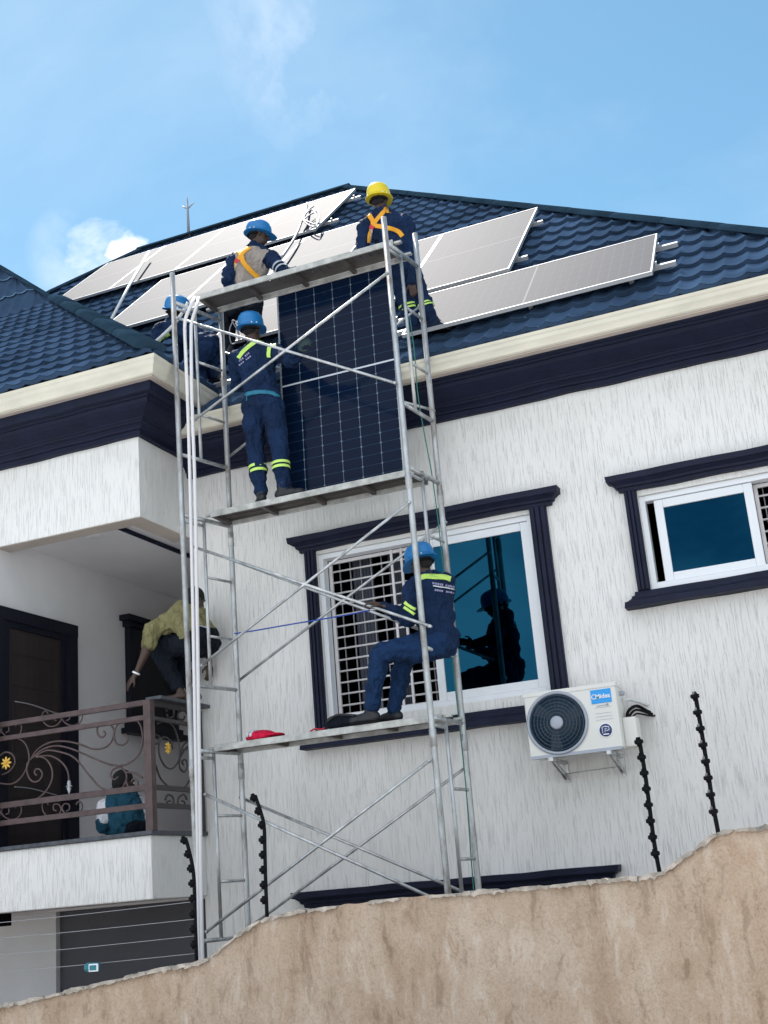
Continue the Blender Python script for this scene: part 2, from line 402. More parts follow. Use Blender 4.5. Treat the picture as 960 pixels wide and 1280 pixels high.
# broken cement lip along the top: irregular flat lumps
m = MB(); x = -6.4
while x < .6:
    L = random.uniform(.05, .20); z = wall_top(x+L/2); sl = (wall_top(x+L)-wall_top(x))/L
    h = random.uniform(.002, .022); t = random.uniform(.0, .022)
    n = 7; pts = []
    for k in range(n+1):
        u = x+L*k/n; pts.append((u, z+sl*(u-x-L/2)+h*(.6+.6*noise.noise((u*40, 7, 0)))*(math.sin(PI*k/n)**.4+.05)))
    for k in range(n, -1, -1):
        u = x+L*k/n; pts.append((u, z+sl*(u-x-L/2)-.006-(.022 if random.random() < .2 else .012)*(.6+.8*noise.noise((u*33, 2, 4)))))
    if random.random() < .82: m.prism([(a, YB-t-.006, b) for a, b in pts], (0, .12, 0))
    x += L*random.uniform(.8, 1.15)
lip = m.build('coping', 'cement', wl)

# ------------------------------------------------------------------ electric fence
def spike(px_list, bent, label):
    pts = [at(x, y, YB+.1) for x, y in px_list]
    g = 'electric fence posts on the boundary wall'
    t = thing('fence_post', label, 'fence post', pts[-1]-V(0,0,.1), g)
    path = smooth_path(pts+[pts[-1]-V(0,0,.12)], 5)
    tube('rod', 'insul', t, path, .0125, 8)
    # insulators at even spacing along the rod
    lens = [0]
    for a, b in zip(path, path[1:]): lens.append(lens[-1]+(b-a).length)
    tot = lens[-1]-.16; n = 8
    res = []
    for i in range(n):
        s = tot*(i+.12)/n
        for k in range(len(path)-1):
            if lens[k] <= s <= lens[k+1]:
                f = (s-lens[k])/(lens[k+1]-lens[k]); p = path[k].lerp(path[k+1], f); d = (path[k+1]-path[k]).normalized(); break
        off = V(-.014, -.004, 0) if bent else V(-.003,-.008,0)
        m = MB(); m.lathe(p+off, d, [(0,-.026),(.013,-.026),(.015,-.014),(.025,-.010),(.027,0),(.025,.010),(.015,.014),(.013,.026),(0,.026)], 14)
        m.build('insulator', 'insul', t); res.append(p+off)
    return res
insA = spike([(232,1048),(236,1062),(241,1085),(243,1110),(244,1150),(246,1206)], True, 'hooked black fence post leftmost on the wall, beside the white ropes')
spike([(319,995),(325,1012),(330,1032),(331,1060),(332,1100),(334,1150)], True, 'hooked black fence post where the wall ramp ends, left of the lower braces')
spike([(799,925),(806,965),(812,1010),(818,1055),(825,1094)], False, 'straight black fence post on the wall just right of the air conditioner')
spike([(869,868),(877,915),(885,965),(891,1005),(898,1042)], False, 'straight black fence post rightmost, on the highest step of the wall')
wlab = ['topmost of the four thin fence wires at lower left', 'second fence wire from the top at lower left', 'third fence wire from the top at lower left', 'lowest of the four thin fence wires, just above the solar lamp']
for i, (y0, y1) in enumerate(((1153,1127),(1172,1149),(1193,1170),(1214,1192))):
    a = at(-60, y0+6, YB+.09); b = at(243, y1, YB+.09)
    mid = (a+b)/2-V(0,0,.006)
    tag(tube('fence_wire', 'wire', None, smooth_path([a, mid, b], 5), .0022, 6), wlab[i], 'wire', 'electric fence wires')
# solar lamp on the wall
c = at(117, 1209, YB+.02)
t = thing('solar_lamp', 'small teal solar lamp with a pale square window sitting on the wall', 'lamp', c-V(0,0,.05))
MB().lathe(c+V(-.03,.02,0), (1,0,0), [(0,-.05),(.022,-.045),(.03,-.03),(.03,.05),(.0,.05)], 16).build('body', 'teal_plastic', t)
m = MB(); m.box(c.x-.02, c.x+.05, c.y-.028, c.y-.015, c.z-.026, c.z+.022, .003); fr = m.build('window_frame', 'white', t)
m = MB(); m.box(c.x-.011, c.x+.041, c.y-.031, c.y-.027, c.z-.018, c.z+.014); m.build('lens', 'teal_plastic', fr)

# ------------------------------------------------------------------ house
house = thing('house', 'white two storey house with navy mouldings and a blue tiled hip roof', 'house', (-3, YH, 0))
def wall_holes(m, x0, x1, z0, z1, y0, y1, holes):
    xs = sorted({x0, x1, *[h[0] for h in holes], *[h[1] for h in holes]}); zs = sorted({z0, z1, *[h[2] for h in holes], *[h[3] for h in holes]})
    inside = lambda x, z: any(h[0] < x < h[1] and h[2] < z < h[3] for h in holes)
    for a, b in zip(xs, xs[1:]):
        for c, d in zip(zs, zs[1:]):
            if inside((a+b)/2, (c+d)/2): continue
            m.quad([(a,y0,c),(b,y0,c),(b,y0,d),(a,y0,d)]); m.quad([(a,y1,c),(a,y1,d),(b,y1,d),(b,y1,c)])
    for h in holes:
        a, b, c, d = h
        m.quad([(a,y0,c),(a,y1,c),(b,y1,c),(b,y0,c)]); m.quad([(a,y0,d),(b,y0,d),(b,y1,d),(a,y1,d)])
        m.quad([(a,y0,c),(a,y0,d),(a,y1,d),(a,y1,c)]); m.quad([(b,y0,c),(b,y1,c),(b,y1,d),(b,y0,d)])
WX0, WX1 = -5.9, .05
W1 = (-4.59, -2.545, E+1.49, E+3.03)         # main window opening
W2 = (-1.615, .0-.15, E+2.20, E+3.00)        # right window (runs out of the picture)
W0 = (-4.75, -2.40, E-1.50, E-.06)           # window of the ground floor, mostly behind the boundary wall
m = MB(); wall_holes(m, WX0, WX1, 0, E+4.35, YH, YH+.22, [W1, W2, W0])
for q in ([(WX1,YH,0),(WX1,20,0),(WX1,20,E+4.35),(WX1,YH,E+4.35)], [(WX0,YH+.0,0),(WX0,YH,E+4.35),(WX0,13,E+4.35),(WX0,13,0)], [(-14,20,0),(WX1,20,0),(WX1,20,E+4.35),(-14,20,E+4.35)]): m.quad(q)
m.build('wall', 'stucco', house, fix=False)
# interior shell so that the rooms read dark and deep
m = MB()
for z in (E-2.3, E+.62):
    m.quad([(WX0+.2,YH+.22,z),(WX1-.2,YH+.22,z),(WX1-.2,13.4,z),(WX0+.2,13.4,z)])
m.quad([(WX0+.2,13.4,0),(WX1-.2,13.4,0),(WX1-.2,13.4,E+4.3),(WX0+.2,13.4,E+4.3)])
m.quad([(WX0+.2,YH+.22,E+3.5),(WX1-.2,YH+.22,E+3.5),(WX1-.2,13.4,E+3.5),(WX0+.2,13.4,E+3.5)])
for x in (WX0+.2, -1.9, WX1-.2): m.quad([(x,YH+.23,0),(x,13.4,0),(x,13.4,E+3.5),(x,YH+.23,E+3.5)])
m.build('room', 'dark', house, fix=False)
XD = -7.5
# wing over the balcony: beam, ceiling, recess walls
zb0, zb1, zc = E+3.43, E+4.40, E+3.52
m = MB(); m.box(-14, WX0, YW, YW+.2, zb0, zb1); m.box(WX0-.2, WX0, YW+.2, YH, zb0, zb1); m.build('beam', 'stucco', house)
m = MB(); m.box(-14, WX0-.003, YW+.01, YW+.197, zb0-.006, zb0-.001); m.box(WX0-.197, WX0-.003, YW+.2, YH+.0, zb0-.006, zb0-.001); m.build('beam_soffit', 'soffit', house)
m = MB(); m.box(XD, WX0-.2, YW+.2, 13, zc, zc+.05); m.build('balcony_ceiling', 'plain', house)
m = MB(); a = at(131, 664, YW+.22); m.box(-6.40, -6.36, YW+.2, 13, zc-.03, zc-.001); m.build('ceiling_batten', 'navy', house)
m = MB(); m.lathe((-6.75, 9.62, zc), (0,0,-1), [(0,.012),(.055,.012),(.07,.008),(.075,0)], 24); m.build('ceiling_light', 'plain', house)
m = MB(); m.box(-14, XD, 8.98, 13, E+.673, zb0-.007); m.box(-14, XD, YW+.2, 13, zb0-.007, zc); m.box(XD, WX0, 13, 13.2, E-.5, zc+.05); m.build('balcony_wall', 'plain', house)
# balcony door on the recess wall
fl = E+.66
m = MB()
def xwall_box(m, y0, y1, z0, z1, d0, d1): m.box(XD+d0, XD+d1, y0, y1, z0, z1)
xwall_box(m, 9.02, 9.20, fl, fl+2.08, .001, .05); xwall_box(m, 10.14, 10.31, fl, fl+2.08, .001, .05); xwall_box(m, 9.02, 10.31, fl+2.0801, fl+2.20, .001, .055)
xwall_box(m, 9.2001, 9.27, fl, fl+2.02, .003, .035); xwall_box(m, 10.07, 10.1399, fl, fl+2.02, .003, .035); xwall_box(m, 9.2001, 10.1399, fl+2.0201, fl+2.0799, .003, .035)
m.build('door_frame', 'door_trim', house)
m = MB(); m.box(XD+.004, XD+.020, 9.2701, 10.0699, fl+.01, fl+2.02)
for z in (.12, .46, .80, 1.14, 1.48, 1.78): m.box(XD+.0205, XD+.028, 9.33, 10.01, fl+z, fl+z+.2)
dr = m.build('door', 'wood', house, bevel=.004)
for z in (.50, 1.28): m = MB(); m.tube(smooth_path([(XD+.032,9.36,fl+z+.05),(XD+.032,9.6,fl+z+.045),(XD+.032,9.98,fl+z)], 5), .006, 6); m.build('door_inlay', 'alu', dr)
MB().tube([(XD+.03,9.34,fl+1.0),(XD+.08,9.34,fl+1.0),(XD+.08,9.46,fl+1.0)], .011, 8).build('handle', 'alu', dr)
# window of the recess wall with flared trim
m = MB(); z0, z1 = E+1.86, E+3.10
xwall_box(m, 11.22, 11.34, z0+.1, z1-.1, .001, .06); xwall_box(m, 12.06, 12.18, z0+.1, z1-.1, .001, .06)
xwall_box(m, 11.18, 12.22, z1-.0999, z1-.04, .001, .09); xwall_box(m, 11.12, 12.28, z1-.0399, z1+.02, .001, .13)
xwall_box(m, 11.18, 12.22, z0+.04, z0+.0999, .001, .09); xwall_box(m, 11.12, 12.28, z0-.02, z0+.0399, .001, .13)
rw = m.build('window', 'door_trim', house)
box('pane', 'dark', rw, XD+.003, XD+.03, 11.3401, 12.0599, z0+.1, z1-.1)
# balcony slab
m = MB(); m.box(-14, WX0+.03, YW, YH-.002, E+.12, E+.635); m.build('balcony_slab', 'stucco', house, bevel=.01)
m = MB(); m.box(XD, WX0, YH, 13, E+.1, E+.645); m.box(-14, XD, YH, 13, E+.1, E+.64); m.build('balcony_floor', 'plain', house)
m = MB(); m.box(-14, WX0+.06, YW-.03, YH-.004, E+.636, E+.672); m.build('slab_edge', 'granite', house, bevel=.006)
# ground floor behind the boundary wall under the slab
XP = at(70, 1180, 10.24).x
box('porch_wall', 'gate_grey', house, XP+.002, WX0, 10.30, 10.4, 0, E+.12)
box('porch_pier', 'plain', house, -14, XP, 10.24, 10.5, 0, E+.12)
q = at(-4, 1150, 9.6); box('wall_lamp', 'insul', house, q.x-.1, q.x+.05, 9.55, 9.75, q.z-.06, q.z+.08, .01)
# cornices and gutters
def cornice(z, top_z):
    return [(0,z),(.05,z),(.055,z+.045),(.075,z+.05),(.08,z+.065),(.10,z+.085),(.13,z+.095),(.135,z+.11),(.15,z+.115),(.155,z+.125),(.20,z+.15),(.25,z+.175),(.285,z+.205),(.295,z+.235),(.32,z+.24),(.325,z+.255),(.375,z+.262),(.38,z+.275),(.39,top_z),(.0,top_z)]
m = MB(); m.sweep(cornice(E+4.03, E+4.34), [(WX0-.3, YH-.001), (WX1+.001, YH-.001), (WX1+.001, 20)], wob=.012); m.build('cornice', 'navy', house)
m = MB(); m.sweep(cornice(E+4.19, E+4.56), [(-14, YW-.001), (WX0+.001, YW-.001), (WX0+.001, YH+.1)], wob=.012); m.build('cornice', 'navy', house)
def gutter(z0, z1):
    h = z1-z0
    return [(.36,z0),(.455,z0),(.47,z0+.01),(.475,z0+.2*h),(.485,z0+.35*h),(.50,z0+.5*h),(.505,z0+.72*h),(.515,z0+.8*h),(.52,z0+.97*h),(.51,z1),(.49,z1),(.48,z0+.8*h),(.455,z0+.1*h),(.37,z0+.1*h),(.36,z0+.1*h)]
m = MB(); m.sweep(gutter(E+4.315, E+4.455), [(WX0-.2, YH), (WX1, YH), (WX1, 20)]); m.build('gutter', 'cream', house)
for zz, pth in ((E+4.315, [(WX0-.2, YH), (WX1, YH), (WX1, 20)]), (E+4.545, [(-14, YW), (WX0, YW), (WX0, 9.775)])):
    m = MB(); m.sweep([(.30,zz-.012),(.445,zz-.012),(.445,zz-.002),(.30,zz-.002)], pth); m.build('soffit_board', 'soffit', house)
m = MB(); m.sweep(gutter(E+4.545, E+4.715), [(-14, YW), (WX0, YW), (WX0, 9.78)]); m.build('gutter', 'cream', house)

# ------------------------------------------------------------------ roof
def tile_sheet(m, P0, ud, vd, nd, poly, row=.345, wave=.185, du=.0154, r0=0):
    ud, vd, nd, P0 = map(Vector, (ud, vd, nd, P0))
    def span(v):
        xs = []
        for (u0, v0), (u1, v1) in zip(poly, poly[1:]+poly[:1]):
            if (v0-v)*(v1-v) <= 0 and v0 != v1: xs.append(u0+(u1-u0)*(v-v0)/(v1-v0))
        return (min(xs), max(xs)) if len(xs) > 1 else None
    vmax = max(q[1] for q in poly); nrow = int(math.ceil(vmax/row))
    def hw(u): 
        x = abs((u/wave) % 1-.5)*2; x = 1-x     # 0 mid pan, 1 at the rib
        return .027*x**1.7+(.006 if .86 < x < .95 else 0)
    for r in range(nrow):
        v0, v1 = r*row, min((r+1)*row, vmax-1e-4)
        sa, sb = span(v0+1e-4), span(v1)
        if not sa or not sb: continue
        lo, hi = min(sa[0], sb[0]), max(sa[1], sb[1]); n = int((hi-lo)/du)+1
        jit = random.uniform(-.003, .003)
        prev = None
        for i in range(n+1):
            u = lo+(hi-lo)*i/n
            ua = min(max(u, sa[0]), sa[1]); ub = min(max(u, sb[0]), sb[1]); w = hw(u)
            sc = .0          # scalloped front lip
            pts = [P0+ud*ua+vd*(v0+.004-sc)+nd*(w*.75-.010), P0+ud*ua+vd*(v0-.012-sc)+nd*(w+.030+jit), P0+ud*ua+vd*(v0-.012-sc)+nd*(w+.034+jit), P0+ud*(ua*.6+ub*.4)+vd*(v0*.6+v1*.4)+nd*(w+.024), P0+ud*ub+vd*v1+nd*(w*.8-.004)]
            cur = [m.bm.verts.new(p) for p in pts]
            if prev:
                for k in (0, 2, 3):
                    f = m.bm.faces.new((prev[k], cur[k], cur[k+1], prev[k+1])); f.smooth = True
            prev = cur
YE, ZE, SL = 9.5, E+4.46, .93
APX = V(-6.586, 16.611, E+11.073); APL = V(-10.6, 16.611, E+11.073); CR_R = V(.525, 9.5, ZE)
lv = math.hypot(1, SL); VD = V(0, 1/lv, SL/lv); ND = V(0, -SL/lv, 1/lv)
vtop = (16.611-9.5)*lv
m = MB(); U0 = -17.7
tile_sheet(m, (U0, YE, ZE), (1,0,0), VD, ND, [(0,0),(CR_R.x-U0,0),(APX.x-U0,vtop),(APL.x-U0,vtop)])
# other slopes of the hip roof
BL, BR = V(-17.7, 23.7, ZE), V(.525, 23.7, ZE)
m.quad([CR_R, BR, APX]) if False else None
tile_sheet(m, CR_R, (0,1,0), V(-1/lv,0,SL/lv), V(SL/lv,0,1/lv), [(0,0),(14.2,0),(7.11,vtop)], du=.06)
m.quad([BL, V(-17.7,9.5,ZE), APL]); m.quad([BL, APL, APX, BR])
bmesh.ops.dissolve_degenerate(m.bm, dist=1e-5, edges=m.bm.edges)
roof = m.build('roof', 'tile', house)
def ridge(m, a, b, r=.115, lift=.03, step=.42):
    a, b = Vector(a), Vector(b); L = (b-a).length; n = max(1, int(L/step)); d = (b-a).normalized(); up = V(0,0,1); side = d.cross(up).normalized(); upn = side.cross(d)
    for i in range(n):
        p, q = a+d*(L*i/n-.02), a+d*(L*(i+1)/n+.03)
        ra = []
        for e, (pt, rr) in enumerate(((p, r*1.02), (q, r*.985))):
            ra.append([m.bm.verts.new(pt+upn*(lift+rr*.55*min(1,1.25*math.sin(t))-.02)+side*(rr*1.15*math.cos(t))) for t in [PI*k/10 for k in range(11)]])
        for k in range(10):
            f = m.bm.faces.new((ra[0][k], ra[0][k+1], ra[1][k+1], ra[1][k])); f.smooth = True
        m.bm.faces.new(ra[0])
m = MB(); ridge(m, APL, APX, step=.9); ridge(m, CR_R, APX, step=.9); ridge(m, V(-17.7,9.5,ZE), APL, step=.9); m.build('ridge_cap', 'cap', roof)
# wing roof
WC = V(-5.41, 8.61, E+4.735); sw = .835; lw = math.hypot(1, sw)
VDw = V(0, 1/lw, sw/lw); NDw = V(0, -sw/lw, 1/lw); t4 = 3.95; vt4 = t4*lw
m = MB(); U0 = -15
tile_sheet(m, (U0, WC.y, WC.z), (1,0,0), VDw, NDw, [(0,0),(WC.x-U0,0),(WC.x-t4-U0,vt4),(0,vt4)])
tile_sheet(m, WC, (0,1,0), V(-1/lw,0,sw/lw), V(sw/lw,0,1/lw), [(0,0),(1.15,0),(1.15+t4,vt4),(t4,vt4)])
bmesh.ops.dissolve_degenerate(m.bm, dist=1e-5, edges=m.bm.edges)
wroof = m.build('roof', 'tile', house)
HT = WC+V(-t4, t4, sw*t4)
m = MB(); ridge(m, WC+V(-.03,.03,.03), HT, .12, step=1.25); m.build('ridge_cap', 'cap', wroof)
# steeper upper tier behind the wing
e1 = V(-11.06, 13.0, E+9.44); d1 = (e1-HT); TP = HT+d1*2.2
m = MB(); fd = (V(0, d1.y, d1.z)).normalized(); fn = V(0, -fd.z, fd.y); Lf = math.hypot(d1.y, d1.z)*2.2
U0 = -20
tile_sheet(m, (U0, HT.y, HT.z-.02), (1,0,0), fd, fn, [(0,0),(HT.x-U0,0),(TP.x-U0,Lf),(0,Lf)], row=.37)
m.quad([HT, HT+V(0,2,0), TP+V(0,2,0), TP]); m.quad([TP, TP+V(0,2,0), V(-20,TP.y+2,TP.z), V(-20,TP.y,TP.z)])
bmesh.ops.dissolve_degenerate(m.bm, dist=1e-5, edges=m.bm.edges)
tier = m.build('roof', 'tile', house)
m = MB(); ridge(m, HT, TP, .07, .0); m.build('ridge_cap', 'cap', tier)

# ------------------------------------------------------------------ windows
def cellbars(m, xs, y, z0, z1, w, d):
    for x in xs: m.box(x-w/2, x+w/2, y, y+d, z0, z1)
def trim_h(name, parent, x0, x1, z, up, dep=.13):  # header / sill moulding, stepping out
    s = 1 if up else -1
    pr = [(0,0),(.035,0),(.04,.03),(.055,.035),(.06,.055),(.085,.08),(.10,.085),(.105,.135),(.0,.135)]
    pr = [(o*dep/.105, z+s*h) for o, h in pr]
    m = MB(); m.sweep(pr, [(x0, YH+.03), (x0, YH-.001), (x1, YH-.001), (x1, YH+.03)], wob=.008); return m.build(name, 'navy2', parent)
def jamb(parent, x0, x1, z0, z1):
    w = x1-x0; m = MB(); m.box(x0, x1, YH-.045, YH-.001, z0, z1)
    for k in range(3): m.box(x0+w*(.07+.31*k), x0+w*(.31+.31*k), YH-.062-.008*(k == 1), YH-.0449, z0+.002, z1-.002)
    m.build('jamb_moulding', 'navy2', parent, bevel=.006)
def frame_rect(m, x0, x1, z0, z1, y0, y1, w, wl=None):
    wl = wl or w
    m.box(x0, x0+wl, y0, y1, z0, z1); m.box(x1-w, x1, y0, y1, z0, z1); m.box(x0+wl, x1-w, y0, y1, z0, z0+w); m.box(x0+wl, x1-w, y0, y1, z1-w, z1)
def window(o, sash, grille_on_left, hd, sl):
    x0, x1, z0, z1 = o
    m = MB(); frame_rect(m, x0+.002, x1-.002, z0+.002, z1-.002, YH+.03, YH+.13, .045)
    m.box(x0+.047, x1-.047, YH+.05, YH+.055, z0+.047, z0+.06)
    win = m.build('window', 'upvc', house, bevel=.005)
    s0, s1 = sash
    m = MB(); frame_rect(m, s0, s1, z0+.05, z1-.05, YH+.046, YH+.088, .072); sh = m.build('sash', 'upvc', win, bevel=.006)
    box('pane', 'glass', sh, s0+.065, s1-.065, YH+.064, YH+.070, z0+.115, z1-.115)
    g0, g1 = (x0+.05, s0-.0) if grille_on_left else (s1, x1-.05)
    y = YH+.14
    m = MB(); frame_rect(m, g0, g1+.25*(1 if grille_on_left else 0), z0+.05, z1-.05, y, y+.025, .03)
    n = max(4, int((z1-z0)/.108))
    for k in range(1, n): 
        z = z0+.05+(z1-z0-.1)*k/n; m.tube([(g0, y+.012, z), (g1+.2*grille_on_left, y+.012, z)], .009, 8)
    for f in ((.52, .60) if grille_on_left else (.3, .7)):
        m.box(g0+(g1-g0+.2*grille_on_left)*f, g0+(g1-g0+.2*grille_on_left)*f+.022, y-.012, y-.0005, z0+.05, z1-.05)
    m.build('grille', 'grille', win)
    m = MB()                                   # inner guard: thin uprights just behind
    for k in range(9):
        if g0+.08+k*.105 > x1: break
        m.box(g0+.06+k*.105, g0+.069+k*.105, y+.10, y+.112, z0-.02, z1+.02)
    m.build('inner_bars', 'inner_bar', win)
    m = MB(); xx = g0+.05                      # curtain folds hanging inside
    for (c0, c1) in ((g0+.12, g0+.32), (g0+.48, g0+.62), (g0+.9, g0+1.05)):
        if c1 > x1: continue
        prev = None
        for k in range(25):
            u = c0+(c1-c0)*k/24; yy = y+.28+.025*math.sin(k*1.6)
            cur = [m.bm.verts.new((u, yy, z0-.1)), m.bm.verts.new((u, yy, z1+.1))]
            if prev:
                f = m.bm.faces.new((prev[0], cur[0], cur[1], prev[1])); f.smooth = True
            prev = cur
    m.build('curtain', 'curtain', win, fix=False)
    trim_h('header_moulding', win, *hd[:3], True); 
    if sl: trim_h('sill_moulding', win, *sl[:3], False)
    return win
wA = window(W1, (-3.55, -2.59), True, (-4.70, -2.385, E+3.065), (-4.69, -2.385, E+1.40))
jamb(wA, -4.70, -4.592, E+1.401, E+3.064); jamb(wA, -2.543, -2.395, E+1.401, E+3.064)
wB = window(W2, (-1.50, -.70), False, (-1.715, .0, E+3.045), (-1.70, .0, E+2.19))
jamb(wB, -1.72, -1.617, E+2.191, E+3.044); jamb(wB, -.148, -.01, E+2.191, E+3.044)
wC = window(W0, (-3.5, -2.45), True, (-4.86, -2.29, E-.055), None)
jamb(wC, -4.86, -4.752, E-1.5, E-.056); jamb(wC, -2.398, -2.29, E-1.5, E-.056)

# ------------------------------------------------------------------ balcony railing
rl = thing('balcony_railing', 'brown wrought iron balcony railing with scrolls and gold flowers', 'railing', (-6.6, YW, E+.67))
XR = -5.87
box('post', 'rail', rl, XR-.035, XR+.035, YW-.02, YW+.05, E+.672, E+1.765)
box('post', 'rail_dark', rl, XR-.03, XR+.03, YH-.10, YH-.04, E+.672, E+1.75)
for z0, z1 in ((1.725,1.77),(1.60,1.64),(1.005,1.055),(.855,.90)):
    box('rail', 'rail', rl, -13, XR-.036, YW-.005, YW+.035, E+z0, E+z1)
for z0, z1 in ((1.725,1.77),(1.60,1.63),(1.01,1.05),(.86,.90)):
    box('rail', 'rail_dark', rl, XR-.02, XR+.02, YW+.051, YH-.101, E+z0, E+z1)
box('rail_ledge', 'granite', rl, XR-.06, XR+.10, YW+.06, YH-.002, E+1.772, E+1.80)
def K(q): return (q[0]/3.4286, 860+q[1]/3.4286)
def scroll(name, pts, plane='Y', r=.0085, dx=0, dy=0, m_='rail'):
    P = []
    for q in pts:
        x, y = K((q[0]+dx, q[1]+dy)); P.append(at(x, y, YW+.015) if plane == 'Y' else atX(x, y, XR))
    tube(name, m_, rl, smooth_path(P, 5), r, 7)
front = [
 [(8,372),(40,357),(64,322),(55,287),(25,275),(0,290)],
 [(-90,330),(-70,390),(0,408),(50,411),(90,385),(118,335),(125,290),(110,240),(75,215),(30,210),(-30,225),(-80,270),(-90,330)],
 [(118,320),(115,350),(125,385),(145,402),(170,395),(182,370),(172,350),(155,348),(148,362),(158,375)],
 [(150,290),(195,303),(222,345),(222,395),(195,445),(150,480),(90,498),(30,500),(-30,492),(-100,470)],
 [(130,310),(160,265),(210,235),(270,228),(340,240),(400,262),(450,255),(480,225),(488,185),(470,155),(440,150),(418,170),(420,200),(438,212),(452,198),(444,184)],
 [(140,300),(180,265),(240,248),(310,262),(400,300),(480,330),(540,328),(590,290),(610,240),(608,180),(590,142),(550,133),(510,150),(490,190),(495,230),(520,245),(545,230),(545,205),(530,198)],
 [(150,295),(200,268),(260,275),(320,300),(380,370),(430,425),(480,442),(520,430),(540,400),(540,365),(515,340),(485,350),(474,375),(490,393),(506,380)],
 [(155,297),(210,290),(255,310),(285,345),(295,385),(296,440)],
 [(540,362),(580,365),(612,385)], [(540,400),(555,428),(585,425),(590,400),(572,390),(562,405)]]
for q in front: scroll('scroll', q)
small = [(208,112),(196,98),(182,112),(186,142),(205,162),(232,164),(256,148),(262,128),(250,110),(232,112),(230,132),(244,140)]
small2 = [(326,112),(338,98),(352,112),(348,140),(328,158),(300,160),(276,146),(266,126),(278,108),(296,112),(298,132),(284,140)]
for dx in (0, -260, -520):
    for dy, sk in ((0, 0), (388, 0)):
        for sm in (small, small2): scroll('scroll', [(a, b-(.11 if dy == 0 else .05)*0) for a, b in sm], dx=dx, dy=dy-dx*.2*(1 if dy == 0 else .28), r=.007)
side = [
 [(740,262),(725,222),(700,210),(682,235),(684,290),(708,335),(738,345),(765,310),(768,245),(748,175),(712,140),(675,152)],
 [(668,330),(690,390),(740,432),(790,425),(822,375),(826,330)], [(668,200),(684,210),(682,232),(668,240)],
 [(826,240),(800,262),(775,265)], [(826,225),(790,240),(770,290)], [(826,260),(800,255),(772,300),(770,340),(790,360),(803,335),(795,308),(780,315),(786,330)],
 [(668,425),(700,420),(740,440)], [(708,480),(720,458),(742,470),(742,500),(722,508),(715,490),(730,484)], [(800,480),(790,458),(766,470),(765,500),(785,508),(792,490),(778,484)],
 [(712,100),(724,84),(744,96),(742,122),(722,128),(716,112)], [(800,112),(790,96),(766,106),(765,130),(785,136),(792,120)]]
for q in side: scroll('scroll', q, 'X', m_='rail_dark')
def flower(c, u, w, n_, s=.055):
    m = MB(); 
    for k in range(8):
        a = 2*PI*k/8; d = u*math.cos(a)+w*math.sin(a); e = -u*math.sin(a)+w*math.cos(a)
        m.ell(c+d*s*.62-n_*.0, d*s*.48, e*s*.20, n_*.010, 10)
    m.ell(c, u*s*.26, w*s*.26, n_*.018, 10); m.build('flower', 'gold', rl)
flower(at(*K((30,322)), YW)+V(0,-.012,0), V(1,0,0), V(0,0,1), V(0,-1,0))
flower(atX(*K((714,258)), XR)+V(.016,0,0), V(0,1,0), V(0,0,1), V(1,0,0), .05)
p = at(*K((296,420)), YW+.01)
m = MB(); m.lathe(p, (0,0,-1), [(0,-.05),(.012,-.045),(.018,-.02),(.008,.0),(.02,.02),(.0,.075)], 10); m.tube([p+V(-.03,0,-.005), p+V(0,0,.012), p+V(.03,0,-.005)], .006, 6); m.build('spear_tip', 'alu', rl)

# ------------------------------------------------------------------ air conditioner
ax0, ax1, az0, az1, ay0, ay1 = -2.668, -1.93, E+.925, E+1.425, 9.55, 9.84
ac = thing('air_conditioner', 'white air conditioner outdoor unit with a round fan on brackets below the main window', 'air conditioner', (-2.3, 9.7, az0))
m = MB(); m.box(ax0, ax1, ay0, ay1, az0, az1, .012); body = m.build('casing', 'ac', ac)
m = MB(); m.box(ax0-.006, ax1+.006, ay0-.006, ay1+.006, az1-.03, az1+.006, .006); m.build('lid', 'ac', ac)
m = MB(); m.box(ax0+.01, ax1-.01, ay0-.004, ay0+.02, az0-.012, az0+.012); m.build('base_pan', 'grey', ac)
fc = V(-2.417, ay0, E+1.172); fr = .235
m = MB(); m.lathe(fc, (0,-1,0), [(fr+.012,-.004),(fr+.012,.012),(fr,.02),(fr-.012,.012),(fr-.014,.002)], 56); ring = m.build('fan_ring', 'grey', ac)
m = MB(); m.lathe(fc, (0,-1,0), [(0,.0025),(fr-.01,.003),(fr-.01,.0)], 48); dk = m.build('fan_opening', 'ac_dark', ac)
m = MB()
for k in range(1, 7): 
    r = .05+(fr-.06)*k/6.5
    P = [fc+V(r*math.cos(a), -.014-.010*(1-r/fr), r*math.sin(a)) for a in [2*PI*j/48 for j in range(49)]]; m.tube(P,   .0028, 6, caps=False)
for k in range(28):
    a = 2*PI*k/28; m.tube([fc+V(.05*math.cos(a),-.022,.05*math.sin(a)), fc+V(fr*math.cos(a),-.011,fr*math.sin(a))], .0012, 5)
m.build('fan_grille', 'ac_wire', ac)
for k in range(3):
    m = MB(); a = 2*PI*k/3+.5; d = V(math.cos(a),0,math.sin(a)); e = V(-math.sin(a),0,math.cos(a))
    m.quad([fc+d*.04+V(0,-.005,0), fc+d*.2+e*.03+V(0,-.007,0), fc+d*.2-e*.07+V(0,-.0035,0), fc+d*.05-e*.05+V(0,-.0035,0)]); m.build('fan_blade', 'ac_dark', ac)
m = MB(); m.lathe(fc, (0,-1,0), [(.052,.016),(.052,.026),(.044,.031),(0,.033)], 28); m.build('fan_hub', 'grey', ac)
m = MB(); m.box(-2.128, -1.968, ay0-.005, ay0+.001, E+1.278, E+1.385, .002); bd = m.build('badge', 'ac_blue', ac)
text_mesh('badge_lettering', 'Midea', 'white', bd, V(-2.034, ay0-.0065, E+1.330), V(1,0,0), V(0,0,1), .048)
